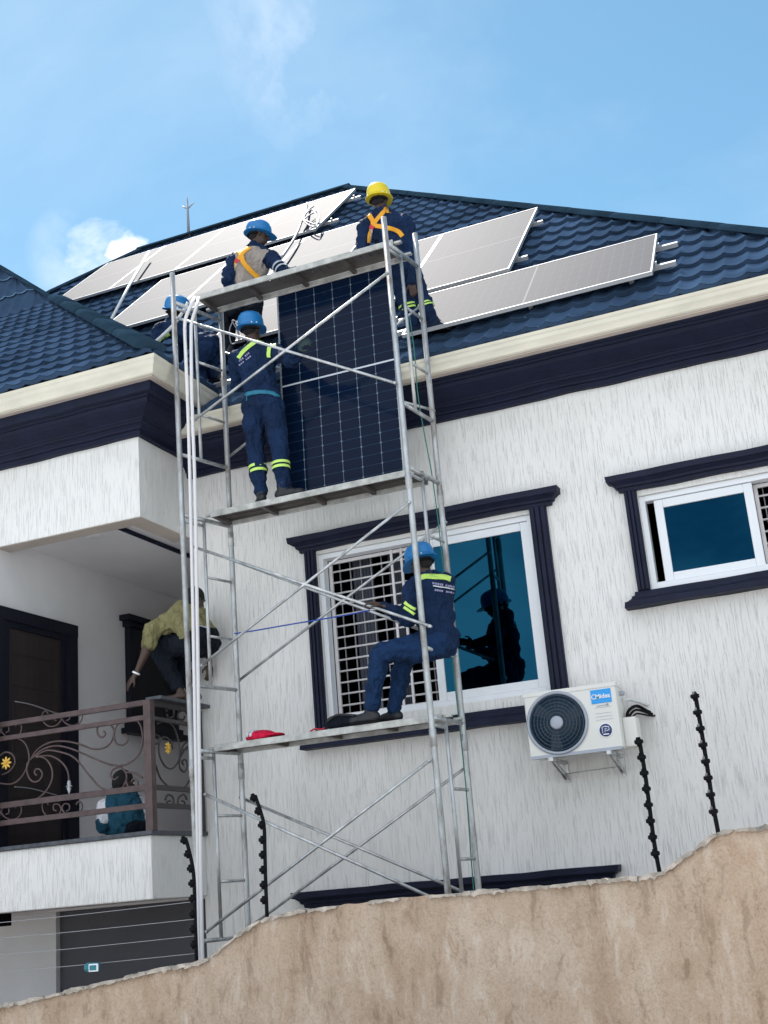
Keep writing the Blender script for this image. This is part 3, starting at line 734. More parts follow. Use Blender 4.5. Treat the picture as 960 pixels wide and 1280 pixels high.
m = MB(); P = [V(-2.103+.017*math.cos(a), ay0-.0065, E+1.331+.017*math.sin(a)) for a in [.9+5.2*j/24 for j in range(25)]]; m.tube(P, .0035, 6); m.build('badge_ring', 'white', bd)
m = MB(); m.lathe((-2.045, ay0, E+1.068), (0,-1,0), [(0,.004),(.052,.004),(.052,0)], 36); st = m.build('sticker', 'ac_navy', ac)
m = MB(); m.lathe((-2.045, ay0, E+1.068), (0,-1,0), [(.049,.005),(.052,.006),(.055,.005),(.055,0)], 36); m.build('sticker_rim', 'white', st)
m = MB(); c = V(-2.045, ay0-.0055, E+1.072)
m.tube([c+V(-.026,0,-.024), c+V(-.026,0,.022), c+V(.0,0,.026), c+V(.026,0,.020), c+V(.028,0,-.004), c+V(.0,0,-.008)], .0035, 6)
m.tube([c+V(-.008,0,-.020), c+V(-.002,0,.012), c+V(.012,0,.008)], .003, 6); m.box(c.x-.022, c.x+.022, c.y-.001, c.y+.001, c.z-.038, c.z-.030); m.build('sticker_print', 'white', st)
m = MB()
for z in (1.245, 1.20, 1.175, 1.15): m.box(-2.11, -1.98, ay0-.0025, ay0+.002, E+z, E+z+.0025)
m.tube([(-2.09, ay0-.004, E+1.258), (-2.01, ay0-.004, E+1.262)], .002, 6); m.sphere((-2.005, ay0-.003, E+1.262), .009, 10)
m.build('panel_lines', 'grey', ac)
m = MB(); m.box(ax1-.001, ax1+.105, ay0+.10, ay1-.04, E+.93, E+1.16, .012); m.build('valve_cover', 'ac', ac)
m = MB(); m.box(ax1, ax1+.03, ay0+.12, ay0+.19, E+1.34, E+1.37); m.build('side_grip', 'grey', ac)
for k in range(3): m = MB(); m.tube(smooth_path([(ax1+.03+.02*k, 9.70, E+1.16), (ax1+.04+.02*k, 9.76, E+1.22-.02*k), (ax1+.09, 9.86, E+1.26-.03*k), (ax1+.15+.02*k, 9.98, E+1.22-.02*k), (ax1+.17, 10.05, E+1.22)], 5), .013-.003*k, 8); m.build('pipe', 'insul', ac)
m = MB(); m.tube(smooth_path([(ax1+.02, 9.72, E+1.30), (ax1+.06, 9.85, E+1.31), (ax1+.16, 10.02, E+1.27)], 5), .012, 8); m.build('pipe', 'hose', ac)
for x in (-2.50, -2.04):
    m = MB(); m.box(x-.018, x+.018, ay0-.02, YH, az0-.040, az0-.013); m.box(x-.018, x+.018, YH-.02, YH-.001, az0-.18, az0-.04)
    m.prism([(x-.016, ay0+.03, az0-.041), (x-.016, YH-.021, az0-.17), (x-.016, YH-.021, az0-.13), (x-.016, ay0+.10, az0-.041)], (.004,0,0))
    m.prism([(x+.012, ay0+.03, az0-.041), (x+.012, YH-.021, az0-.17), (x+.012, YH-.021, az0-.13), (x+.012, ay0+.10, az0-.041)], (.004,0,0)); m.build('bracket', 'galv', ac)
tube('tie_wire', 'wire', ac, [(-2.50, 9.9, az0-.12), (-2.04, 9.9, az0-.11)], .003, 6)
tube('drain_pipe', 'hose', ac, [(-1.85, 9.85, az0), (-1.85, 9.9, az0-.2)], .006, 8)

# ------------------------------------------------------------------ scaffold
XL, XRr = -5.27, -3.20
sc = thing('scaffold', 'galvanised steel tube scaffold tower with ladder frames and cross braces against the house', 'scaffold', (-4.2, 9.1, 0))
def on(Xa, Ya, z): return V(Xa, Ya, z)
TOPZ = {('L',0): at(215,342,YS).z, ('R',0): at(479,272,YS).z, ('L',1): E+5.40, ('R',1): at(523,291,YR).z}
RT = .0245
def postx(side, rear): return {('L',0):(-5.335,-5.285),('R',0):(-3.225,-3.20),('L',1):(-5.155,-5.175),('R',1):(-3.145,-3.165)}[(side, rear)]
for side in 'LR':
    for rear in (0, 1):
        xt, xb = postx(side, rear); Y = (YS, YR)[rear]; zt = TOPZ[(side, rear)]
        zj = [0.02, E-.8, E+1.15, E+3.2, zt]
        P = [V(xb+(xt-xb)*z/zt, Y, z) for z in zj]
        m = MB(); m.tube(P, RT, 12)
        pst = m.build('post', 'galv_old', sc)
        for z in (E+1.10, E+3.15):
            m = MB(); x = xb+(xt-xb)*z/zt; m.lathe((x, Y, z), (0,0,1), [(RT-.001,-.07),(RT+.004,-.065),(RT+.004,.0),(RT+.006,.004),(RT+.004,.01),(RT+.004,.06),(RT-.001,.065)], 12); m.build('joint_sleeve', 'galv_old', pst)
def px_(side, rear, z):
    xt, xb = postx(side, rear); return xb+(xt-xb)*z/TOPZ[(side, rear)]
LADY = YS+.245
for side in 'LR':
    for T in (5.31, 3.27, 1.25):
        zT = E+T; zF = zT-1.48; 
        A, B = px_(side,0,zT), px_(side,1,zT); lx = A+(B-A)*.44
        m = MB(); m.tube([(A,YS,zT),(B,YR,zT)], .019, 10); m.tube([(A,YS,zT-.055),(lx,LADY,zT-.055)], .014, 8); m.build('transom', 'galv', sc)
        a, b = px_(side,0,zF), px_(side,1,zF); lb = a+(b-a)*.44
        m = MB(); m.tube([(a,YS,zF),(b,YR,zF)], .017, 10); m.build('transom', 'galv', sc)
        m = MB(); m.tube([(lx,LADY,zT),(lb,LADY,zF)], .015, 10); m.build('ladder_upright', 'galv', sc)
        for k in (1, 2):
            z = zT-.52*k; f = .52*k/1.48; x = lx+(lb-lx)*f; xr = px_(side,1,z)
            m = MB(); m.tube([(x,LADY,z),(xr,YR,z)], .0125, 8); m.build('rung', 'galv', sc)
# cross braces, front and rear, per lift; ends pinned to the posts
def brace(x0, z0, x1, z1, Y):
    m = MB(); a, b = V(x0, Y, z0), V(x1, Y, z1); d = (b-a).normalized()
    m.tube([a, b], .0125, 8)
    br = m.build('cross_brace', 'galv', sc)
    m = MB()
    for p in (a, b): m = MB(); m.lathe(p, (0,1,0), [(0,-.016),(.0135,-.016),(.0135,.016),(0,.016)], 10); m.build('brace_pin', 'galv', br)
bf = [((222,398),(494,479)),((240,528),(484,342)),((240,683),(538,783)),((252,832),(512,628)),((257,993),(553,1128)),((258,1165),(537,951))]
for (a, b) in bf:
    A, B = at(*a, YS-.03), at(*b, YS-.03); brace(A.x, A.z, B.x, B.z, YS-.035)
brr = [((243,392),(509,488)),((283,572),(527,380)),((290,700),(560,800)),((298,850),(556,652)),((300,997),(590,1120)),((310,1160),(583,958))]
for (a, b) in brr:
    A, B = at(*a, YR+.03), at(*b, YR+.03)
    if a == (243,392): A = V(-5.165, YR+.03, E+5.0); B = V(-3.15, YR+.03, E+3.95)
    brace(A.x, A.z, B.x, B.z, YR+.045)
# planks
PY0, PY1 = 9.08, 9.42
def plank(z, x0, x1, label, holes=False, dz=.0):
    t = thing('scaffold_plank', label, 'plank', ((x0+x1)/2, 9.29, z), 'steel walking planks on the scaffold')
    th = .055
    m = MB()
    if holes:                                # perforated sheet deck
        nx, ny = 96, 20
        for i in range(nx):
            for j in range(ny):
                a, b = x0+(x1-x0)*i/nx, x0+(x1-x0)*(i+1)/nx; c, d = PY0+.02+(PY1-PY0-.04)*j/ny, PY0+.02+(PY1-PY0-.04)*(j+1)/ny
                hole = (i % 4 == 2) and (j in (5, 7, 9) ) and i > 30+(j-5)*3 and not (i % 11 == 0)
                if hole:
                    e = .08
                    a2, b2, c2, d2 = a+(b-a)*e, b-(b-a)*e, c+(d-c)*e, d-(d-c)*e
                    for q in ([(a,c),(b,c),(b2,c2),(a2,c2)], [(b,c),(b,d),(b2,d2),(b2,c2)], [(b,d),(a,d),(a2,d2),(b2,d2)], [(a,d),(a,c),(a2,c2),(a2,d2)]): m.quad([(u, w, z-.004) for u, w in q])
                else: m.quad([(a,c,z-.004),(b,c,z-.004),(b,d,z-.004),(a,d,z-.004)])
    else:
        m.box(x0+.01, x1-.01, PY0+.02, PY1-.02, z-.006, z-.002)
        for k in (1, 2, 3): m.box(x0+.01, x1-.01, PY0+.105*k-.004, PY0+.105*k+.004, z-.018, z-.0061)
    m.build('deck', 'plank', t)
    m = MB()
    m.box(x0, x1, PY0, PY0+.018, z-th, z, .004); m.build('edge_rail', 'plank_edge', t); box('edge_rail', 'plank_edge', t, x0, x1, PY1-.018, PY1, z-th, z, .004)
    for k in range(5):
        x = x0+.02+(x1-x0-.04)*k/4; box('cross_rib', 'plank', t, x-.018, x+.018, PY0+.0185, PY1-.0185, z-th+.004, z-.0185)
    for x in (x0-.03, x1+.03):
        for y in (PY0+.05, PY1-.05): box('hook', 'plank_edge', t, x-.035, x+.035, y-.02, y+.02, z-.03, z-.008, .004)
plank(E+5.445, -5.205, -3.24, 'perforated topmost scaffold plank at roof level behind the two harnessed men', True)
plank(E+3.325, -5.165, -3.24, 'middle scaffold plank under the man beside the dark leaning panel')
plank(E+1.300, -5.222, -3.20, 'lowest scaffold plank under the seated man, carrying the red cap')

# ------------------------------------------------------------------ solar panels
def panel(label, C, ux, uy, uz, w, h, mname, group, name='solar_module'):
    # C centre of the front glass, ux across, uy along, uz outward
    t = thing(name, label, 'solar panel', C, group); th = .035
    ux, uy, uz = Vector(ux), Vector(uy), Vector(uz); C = Vector(C)
    m = MB(); fw = .014
    m.obox(C-uy*(h/2-fw/2)-uz*(th/2-.003), ux*(w/2), uy*(fw/2), uz*(th/2)); m.obox(C+uy*(h/2-fw/2)-uz*(th/2-.003), ux*(w/2), uy*(fw/2), uz*(th/2))
    m.obox(C-ux*(w/2-fw/2)-uz*(th/2-.003), ux*(fw/2), uy*(h/2-fw), uz*(th/2)); m.obox(C+ux*(w/2-fw/2)-uz*(th/2-.003), ux*(fw/2), uy*(h/2-fw), uz*(th/2))
    m.build('frame', 'alu', t)
    m = MB(); uvl = m.bm.loops.layers.uv.new('UVMap'); a, b = w/2-fw, h/2-fw
    f = m.quad([C-ux*a-uy*b, C+ux*a-uy*b, C+ux*a+uy*b, C-ux*a+uy*b])
    for l, q in zip(f.loops, ((0,0),(1,0),(1,1),(0,1))): l[uvl].uv = q
    m.build('glass', mname, t, fix=False)
    m = MB(); m.obox(C-uz*.02, ux*a, uy*b, uz*.002); m.build('backsheet', 'backsheet', t)
def roofP(X, v, lift): return V(X, YE, ZE)+VD*v+ND*lift
G = 'solar panels mounted on the roof'
LIFT = .16
def rp(x0, x1, v0, v1, label, land=False):
    C = roofP((x0+x1)/2, (v0+v1)/2, LIFT)
    if land: panel(label, C, VD, V(1,0,0)*-1, ND, v1-v0, x1-x0, 'pv_roof', G)
    else: panel(label, C, V(1,0,0), VD, ND, x1-x0, v1-v0, 'pv_roof', G)
pos = ['first from the left', 'second from the left', 'third from the left', 'rightmost']
for k in range(4): rp(-10.72+1.146*k, -10.72+1.146*k+1.134, 6.42, 8.68, 'glaring solar panel in the topmost roof row along the ridge, '+pos[k])
for k in range(3): rp(-8.45+1.146*k, -8.45+1.146*k+1.134, 3.70, 5.96, 'glaring roof panel of the second row, '+('leftmost, by the propped pole', 'middle one, behind the man in the beige vest', 'rightmost, behind the yellow helmet')[k])
for k in range(3): rp(-6.03+1.146*k, -6.03+1.146*k+1.134, 1.62, 3.88, 'glaring roof panel of the third row, '+('leftmost, glimpsed behind the standing man', 'middle one, mostly behind the leaning dark panel', 'rightmost, right of the yellow helmet')[k])
rp(-3.43, -1.16, .32, 1.46, 'glaring solar panel laid sideways as the lowest on the roof, above the gutter', True)
# mounting rails, each a bar clamped through the tiles
rn = 0
def rails(x0, x1, vs, lab, cl=.10):
    for i, v in enumerate(vs):
        t = thing('mounting_rail', ('upper ' if i else 'lower ')+'aluminium mounting rail under '+lab, 'rail', roofP((x0+x1)/2, v, .05), 'panel mounting rails on the roof')
        m = MB(); m.obox(roofP((x0+x1)/2, v, .095), V((x1-x0)/2,0,0), VD*.02, ND*.02); m.build('bar', 'alu', t)
        n = max(2, int((x1-x0)/1.2))
        for k in range(n+1):
            x = x0+.40+(x1-x0-.80)*k/n; m = MB(); m.obox(roofP(x, v, .045), V(.02,0,0), VD*.025, ND*.03); m.build('foot', 'alu', t)
        for x in (x0+cl, x1-cl): m = MB(); m.obox(roofP(x, v, .13), V(.010,0,0), VD*.016, ND*.018); m.build('end_clamp', 'alu', t)
rails(-10.8, -5.95, (6.9, 8.2), 'the topmost row of roof panels')
rails(-8.5, -4.6, (4.2, 5.4), 'the second row of roof panels')
rails(-6.2, -2.5, (2.1, 3.4), 'the third row of roof panels')
rails(-3.6, -.98, (.62, 1.18), 'the sideways panel above the gutter', .168)
rails(-5.45, -3.55, (.45, 1.0), 'no panel yet, bare on the tiles behind the standing man')
# the panel being lifted
pc0 = at(368, 612, 9.22); pc1 = at(495, 590, 9.22)
lean = V(0, .032, 1).normalized(); wP = 1.134; hP = 2.278
C = V((at(345,440,9.37).x+at(494,440,9.37).x)/2, 9.40, E+3.335+hP/2)
panel('dark new solar panel standing upright on the middle scaffold plank', C, V(1,0,0), lean, V(0,-lean.z,lean.y), wP, hP, 'pv_front', None)

# things on the roof
p = V(at(236,296,16.6).x, 16.6, APX.z+.08)
t = thing('lightning_rod', 'thin lightning rod with three prongs on the ridge', 'lightning rod', p)
hh = at(236,252,16.6).z-p.z
tube('shaft', 'cable', t, [p-V(0,0,.1), p+V(0,0,hh)], [.03,.016], 8)
for dx in (-.11, 0, .12): tube('prong', 'cable', t, [p+V(0,0,hh-.14), p+V(dx,0,hh-(.05 if dx else -.10))], .011, 6)
def roof_at(x, y, lift=.12):
    d = ray(x, y); p0 = V(0, YE, ZE)+ND*lift; return EYE+d*((p0-EYE).dot(ND)/d.dot(ND))
tag(tube('metal_pole', 'hose', None, [roof_at(137,403,.12), roof_at(160,360,.22), roof_at(186,315,.28)], .021, 10), 'pale metal pole propped across the two left rows of roof panels', 'pole')
cb = [roof_at(*q, .25) for q in ((352,322),(365,303),(372,290),(377,277),(381,270),(384,254))]
t = thing('cable_bundle', 'loose coil of grey cable lying on the top right roof panel', 'cable', cb[2])
tube('cable', 'cable', t, smooth_path(cb, 5), .018, 7)
tube('coil', 'cable', t, smooth_path([roof_at(*q, .28) for q in ((377,277),(388,268),(398,265),(397,280),(385,277),(378,272),(390,262),(396,272),(394,284),(380,276),(384,264),(392,258))], 5), .011, 6)
t = thing('cable_loop', 'thin violet cable loop hanging in front of the roof beside the standing man', 'cable', roof_at(293,410))
tube('cable', 'cable', t, smooth_path([at(*q, 9.6) for q in ((292,400),(287,412),(288,426),(291,430),(298,425),(296,412),(290,401),(296,404),(300,425))], 5), .006, 6)
tag(tube('conduit_hose', 'hose', None, smooth_path([at(*q, 9.35) for q in ((181,433),(192,429),(205,418),(217,406),(228,391),(235,378))], 6), .017, 10), 'pale conduit hose curving up past the man bent over the wing gutter', 'hose')
tag(tube('conduit_hose', 'hose', None, smooth_path([at(*q, 9.72) for q in ((275,494),(284,494),(291,489),(297,480),(299,470)) ], 6), .018, 10), 'short pale conduit hose end curling by the gutter corner behind the standing man', 'hose')
# ropes and cords
def cord(name, m_, pts, r, label, cat='rope'):
    tag(tube(name, m_, None, smooth_path(pts, 6), r, 8), label, cat)
cord('rope', 'rope', [at(243,372,9.04)]+[at(*q, 8.80) for q in ((240,379),(233,395),(231,408),(232,440),(236,540),(240,700),(244,900),(247,1050),(249,1196))]+[V(-5.27,8.80,.6)], .0155, 'thick white rope, left one of the pair hanging down the left scaffold post')
cord('rope', 'rope', [at(248,372,9.04)]+[at(*q, 8.79) for q in ((246,382),(240,402),(239,420),(240,500),(244,620),(247,800),(250,1000),(253,1196))]+[V(-5.24,8.79,.6)], .0155, 'thick white rope, right one of the pair hanging down the left scaffold post')
cord('cord', 'rope_blue', [at(*q, 9.38) for q in ((293,792),(320,788),(360,781),(420,771),(462,763))], .006, 'thin blue cord stretched across the scaffold towards the seated man', 'cord')
cord('cord', 'rope_green', [at(*q, 9.36) for q in ((512,395),(518,440),(522,490),(530,540),(541,600),(552,690),(566,830),(582,980),(592,1112))]+[V(-3.2,9.36,.8)], .005, 'thin green cord hanging down inside the right scaffold frame', 'cord')
cord('cord', 'rope_red', [at(*q, 9.2) for q in ((388,914),(394,911),(400,912),(406,910))], .007, 'scrap of red cord on the lowest plank', 'cord')
# red cap and black bag on the lowest plank
c = V(at(327,925,9.2).x, 9.2, E+1.30)
t = thing('red_cap', 'red cap with two white stripes lying on the lowest plank', 'cap', c)
m = MB(); 
def dome(c, rx, ry, h, n=18): return [(rx*math.cos(a), h*math.sin(a)) for a in [PI/2*k/8 for k in range(9)]]
m.ell(c+V(0,0,.03), V(.135,0,0), V(0,.11,0), V(0,0,.055)); m.build('crown', 'c_red', t)
m = MB()
for dx in (-.085, -.045):
    P = [c+V(dx, .115*math.cos(a)*math.sqrt(1-(dx/.14)**2), .03+.058*math.sin(a)*math.sqrt(1-(dx/.14)**2)) for a in [PI*k/14 for k in range(15)]]
    m = MB(); m.tube(P, .011, 6); m.build('stripe', 'c_white', t)
m = MB(); m.ell(c+V(.12,0,.03), V(.09,0,0), V(0,.09,0), V(0,0,.018)); m.build('peak', 'c_red', t)
c = V(at(436,900,9.18).x, 9.18, E+1.30)
t = thing('tool_bag', 'flat black bag lying on the lowest plank by the worker shoes', 'bag', c)
m = MB(); m.ell(c+V(0,0,.045), V(.19,0,0), V(0,.10,0), V(0,0,.06)); m.ell(c+V(-.1,0,.055), V(.1,0,0), V(0,.09,0), V(0,0,.065)); m.build('bag', 'c_dark', t)
tube('strap', 'boot', t, smooth_path([c+V(-.15,-.09,.06), c+V(-.05,-.11,.10), c+V(.1,-.1,.08)], 5), .010, 6)

# ------------------------------------------------------------------ people
from mathutils.bvhtree import BVHTree
clouds_tex = bpy.data.textures.new('cloth_folds', 'CLOUDS'); clouds_tex.noise_scale = .075; clouds_tex.noise_depth = 2
def solid(name, m, parent, mb, voxel=.011, it=3, fold=0):
    me = bpy.data.meshes.new(name); bmesh.ops.recalc_face_normals(mb.bm, faces=mb.bm.faces); mb.bm.to_mesh(me); mb.bm.free()
    t = bpy.data.objects.new(name, me); COL.objects.link(t)
    r = t.modifiers.new('r', 'REMESH'); r.mode = 'VOXEL'; r.voxel_size = voxel; r.use_smooth_shade = True
    s = t.modifiers.new('s', 'SMOOTH'); s.factor = .5; s.iterations = it
    if fold:
        d = t.modifiers.new('d', 'DISPLACE'); d.texture = clouds_tex; d.strength = fold; d.mid_level = .5; d.texture_coords = 'LOCAL'
        s2 = t.modifiers.new('s2', 'SMOOTH'); s2.factor = .4; s2.iterations = 1
    dg = bpy.context.evaluated_depsgraph_get(); out = bpy.data.meshes.new_from_object(t.evaluated_get(dg))
    bpy.data.objects.remove(t); bpy.data.meshes.remove(me)
    out.name = name
    o = bpy.data.objects.new(name, out); COL.objects.link(o); out.materials.clear(); out.materials.append(MT[m]); adopt(o, parent)
    return o
def lerp(a, b, t): return a+(b-a)*t
def hand(mb, wrist, tip, palm_n, curl, side, sc=1.0):
    d = (tip-wrist).normalized(); n = (palm_n-d*palm_n.dot(d)).normalized(); s = d.cross(n)*side
    c = wrist+d*.052*sc
    mb.ell(c, d*.054*sc, s*.041*sc, n*.016*sc, 14); mb.capsule(wrist-d*.03, .026, wrist+d*.02, .024, 10)
    for k, ln in enumerate((.070, .080, .074, .058)):
        b = wrist+d*(.088-.004*abs(k-1.4))*sc+s*(.028-.0185*k)*sc
        q = b
        for j, f in enumerate((.45, .32, .25)):
            a = curl*(j+.6); e = d*math.cos(a)+n*math.sin(a)+s*(.10-.06*k)
            q2 = q+e.normalized()*ln*f*sc; mb.capsule(q, .0092*sc-.0006*j, q2, .0088*sc-.0007*j, 8); q = q2
    b = wrist+d*.03*sc+s*.034*sc; e = (d*.7+s*.7+n*.35).normalized(); q = b+e*.038*sc
    mb.capsule(b, .0125*sc, q, .0105*sc, 8); e2 = (d+s*.1+n*(.4+curl*.5)).normalized(); mb.capsule(q, .0105*sc, q+e2*.030*sc, .009*sc, 8)
def person(label, J, fwd_head, up_head, torso_c, leg_c, barefoot=False, sleeve=1.0, glove=(None, None), fwd_body=None, curl=(.5, .5), thick=1.0, palm=(None, None), torso_fold=.060, hair=True):
    base = J['pelvis'].copy(); base.z = min(J['toeL'].z, J['toeR'].z)-.03
    P = thing('person', label, 'person', base)
    r = (J['shR']-J['shL']).normalized(); s = (J['neck']-J['pelvis']).normalized(); f = s.cross(r).normalized(); r = f.cross(s).normalized()
    hr = (J['hipR']-J['hipL']).normalized()
    fh = Vector(fwd_head).normalized(); uh = Vector(up_head).normalized(); rh = fh.cross(uh).normalized(); uh = rh.cross(fh)
    H = J['head']; k_ = thick
    def torso(mb, g):
        pe, ne = J['pelvis'], J['neck']
        mb.ell(lerp(pe, ne, .66)+f*.0, r*(.158*k_+g), f*(.112*k_+g), s*(.175+g))
        mb.ell(lerp(pe, ne, .36), r*(.140*k_+g), f*(.104*k_+g), s*(.16+g)); mb.ell(lerp(pe, ne, .04), r*(.155*k_+g), f*(.115*k_+g), s*(.13+g))
        top_ = lerp(pe, ne, .86)
        for q in ('shL', 'shR'):
            mb.capsule(top_, .074+g, J[q], .058+g); mb.capsule(lerp(pe, ne, .62), .09+g, J[q], .055+g); mb.capsule(ne+s*.01, .050+g, J[q], .046+g)
    def arm(mb, q, g, t=1.0):
        a, b, c = J['sh'+q], J['el'+q], J['wr'+q]
        mb.capsule(a, .056*k_+g, b, .044*k_+g)
        mb.capsule(b, .043*k_+g, lerp(b, c, t), lerp(.043, .030, t)+g)
    def leg(mb, q, g, t=1.0):
        a, b, c = J['hip'+q], J['kn'+q], J['an'+q]
        mb.capsule(a, .088*k_+g, b, .060*k_+g); mb.capsule(b, .059*k_+g, lerp(b, c, .35), .058*k_+g); mb.capsule(lerp(b, c, .35), .058*k_+g, lerp(b, c, t), lerp(.056, .042, t)+g)
    # body: one continuous figure
    mb = MB(); torso(mb, -.012)
    for q in 'LR': arm(mb, q, -.010); leg(mb, q, -.014)
    mb.capsule(J['neck']-s*.05, .060, lerp(J['neck'], H, .55), .054)
    mb.ell(H+uh*.018, rh*.076, fh*.096, uh*.100); mb.ell(H-uh*.055+fh*.028, rh*.058, fh*.062, uh*.062)          # skull, jaw
    mb.capsule(H+fh*.094+uh*.012, .011, H+fh*.110-uh*.020, .016, 8); mb.ell(H+fh*.088-uh*.055, rh*.026, fh*.016, uh*.012, 10)   # nose, lips
    for sd in (-1, 1):
        mb.ell(H+rh*.077*sd-uh*.008-fh*.004, rh*.010, fh*.020, uh*.032, 10); mb.ell(H+fh*.082+rh*.031*sd+uh*.030, rh*.024, fh*.014, uh*.009, 10)
    for i, q in enumerate('LR'):
        if glove[i] is None:
            pn = palm[i] if palm[i] is not None else f
            hand(mb, J['wr'+q], J['ha'+q], pn, curl[i], 1 if q == 'L' else -1)
        if barefoot:
            a, t = J['an'+q], J['toe'+q]; hl = a+V(0,0,-.055)-(t-a).normalized()*.03
            mb.capsule(a, .038, hl, .034); mb.capsule(hl, .034, lerp(a, t, .72)+V(0,0,-.02), .032); mb.ell(lerp(a, t, .85), (t-a).normalized()*.05, (t-a).normalized().cross(V(0,0,1)).normalized()*.042, V(0,0,.02))
            dd = (t-a).normalized(); sd_ = dd.cross(V(0,0,1)).normalized()
            for j in range(5): mb.capsule(lerp(a, t, .9)+sd_*(.032-.016*j), .010, t+sd_*(.03-.015*j)+dd*(.01-.006*j), .0095, 8)
    body = solid('body', 'skin', P, mb, .0085, 2)
    for sd in (-1, 1):                                   # eyes
        e = MB(); e.sphere(H+fh*.083+rh*.031*sd+uh*.012, .0115, 10); e.build('eye', 'white', P)
    if hair:
        mb = MB(); mb.ell(H+uh*.030-fh*.010, rh*.083, fh*.098, uh*.094); mb.ell(H-fh*.045-uh*.012, rh*.070, fh*.058, uh*.062); solid('hair', 'hair', P, mb, .012, 2)
    mb = MB(); torso(mb, .012)
    for q in 'LR': arm(mb, q, .013 if sleeve >= 1 else .020, sleeve) if sleeve > .5 else mb.capsule(J['sh'+q], .078, lerp(J['sh'+q], J['el'+q], .62), .070)
    mb.capsule(J['neck']-s*.05, .074, J['neck']+s*.022, .064)
    jk = solid('shirt' if sleeve < 1 else 'jacket', torso_c, P, mb, .012, 3, torso_fold)
    mb = MB(); pe = J['pelvis']; mb.ell(pe-s*.01, hr*(.165*k_), f*(.128*k_), s*.13)
    for q in 'LR': mb.capsule(pe, .10, J['hip'+q], .098); leg(mb, q, .017, .94 if not barefoot else .90)
    tr = solid('trousers', leg_c, P, mb, .012, 3, .055)
    if not barefoot:
        for q in 'LR':
            a, t = J['an'+q], J['toe'+q]; d = V(t.x-a.x, t.y-a.y, 0).normalized(); sd_ = d.cross(V(0,0,1)); g0 = min(t.z-.028, a.z-.075)
            mb = MB(); g = V(a.x, a.y, g0)
            mb.capsule(a+V(0,0,.05), .050, a, .052); mb.ell(g-d*.015+V(0,0,.045), d*.065, sd_*.044, V(0,0,.05)); mb.ell(g+d*.06+V(0,0,.042), d*.10, sd_*.046, V(0,0,.046)); mb.ell(g+d*.145+V(0,0,.036), d*.062, sd_*.049, V(0,0,.038))
            bt = solid('boot', 'boot', P, mb, .009, 2)
            sl_ = MB(); pts = []
            for j in range(24):
                A = 2*PI*j/24; x = math.cos(A); y = math.sin(A); pts.append(g+d*(.065+.145*x)+sd_*(y*(.050-.008*(x < 0)))+V(0,0,-.006))
            sl_.prism(pts, (0,0,.022)); sl_.build('sole', 'insul', bt)
    for i, q in enumerate('LR'):
        if glove[i]:
            mb = MB(); pn = palm[i] if palm[i] is not None else f; hand(mb, J['wr'+q], J['ha'+q], pn, curl[i], 1 if q == 'L' else -1, 1.15); mb.capsule(lerp(J['el'+q], J['wr'+q], .8), .040, J['wr'+q], .036)
            solid('glove', glove[i], P, mb, .007, 2)
    return P, jk, tr, (H, fh, uh, rh)
def helmet(P, hd, m, strap=True):
    H, fh, uh, rh = hd
    c = H+uh*.016; mb = MB(); n = 36; prof = [(1.0, 0), (1.0, .25), (.965, .5), (.88, .72), (.72, .88), (.48, .97), (.22, 1.0), (0, 1.01)]
    rings = []
    for q, h in [(1.14, -.06), (1.15, -.015), (1.03, .02)]+prof:
        ring = []
        for k in range(n):
            a = 2*PI*k/n; fx = math.cos(a); sx = math.sin(a)
            ext = 1.0
            if q > 1.1: ext = 1+.26*max(0, fx)**3
            ring.append(mb.bm.verts.new(c+fh*(fx*.136*q*ext)+rh*(sx*.112*q)+uh*(h*.142-(.018*max(0, fx)**2 if q > 1.1 else 0))))
        rings.append(ring)
    for A, B in zip(rings, rings[1:]):
        for k in range(n):
            f_ = mb.bm.faces.new((A[k], A[(k+1) % n], B[(k+1) % n], B[k])); f_.smooth = True
    mb.bm.faces.new(rings[0][::-1])
    bmesh.ops.remove_doubles(mb.bm, verts=mb.bm.verts, dist=.0004)
    h = mb.build('helmet', m, P)
    mb = MB()
    for o, r_ in ((-.034, .0075), (0, .010), (.034, .0075)):
        pts = []
        for k in range(13):
            a = PI*(.16+.68*k/12); z = .142*1.0*math.sin(a)**.85
            pts.append(c+fh*(math.cos(a)*.128)+rh*o*(.5+.5*math.sin(a))+uh*(z*(1-.02*abs(o)/.034)+.0))
        mb.tube(smooth_path(pts, 2), r_, 6)
    mb.build('ridge', m, h)
    mb = MB()
    for k in (-3, -2, 2, 3):
        a = PI+k*.36; mb.sphere(c+fh*(math.cos(a)*.141)+rh*(math.sin(a)*.117)+uh*.010, .0065, 8)
    mb.build('rivet', 'white', h)
    if strap:
        mb = MB(); mb.tube([c+fh*(.112*math.cos(a))+rh*(.088*math.sin(a))-uh*.036 for a in [PI*.55+PI*.9*k/12 for k in range(13)]], .009, 6); mb.build('headband', 'insul', h)
    return h
def surf(o): return BVHTree.FromPolygons([v.co for v in o.data.vertices], [tuple(p.vertices) for p in o.data.polygons])
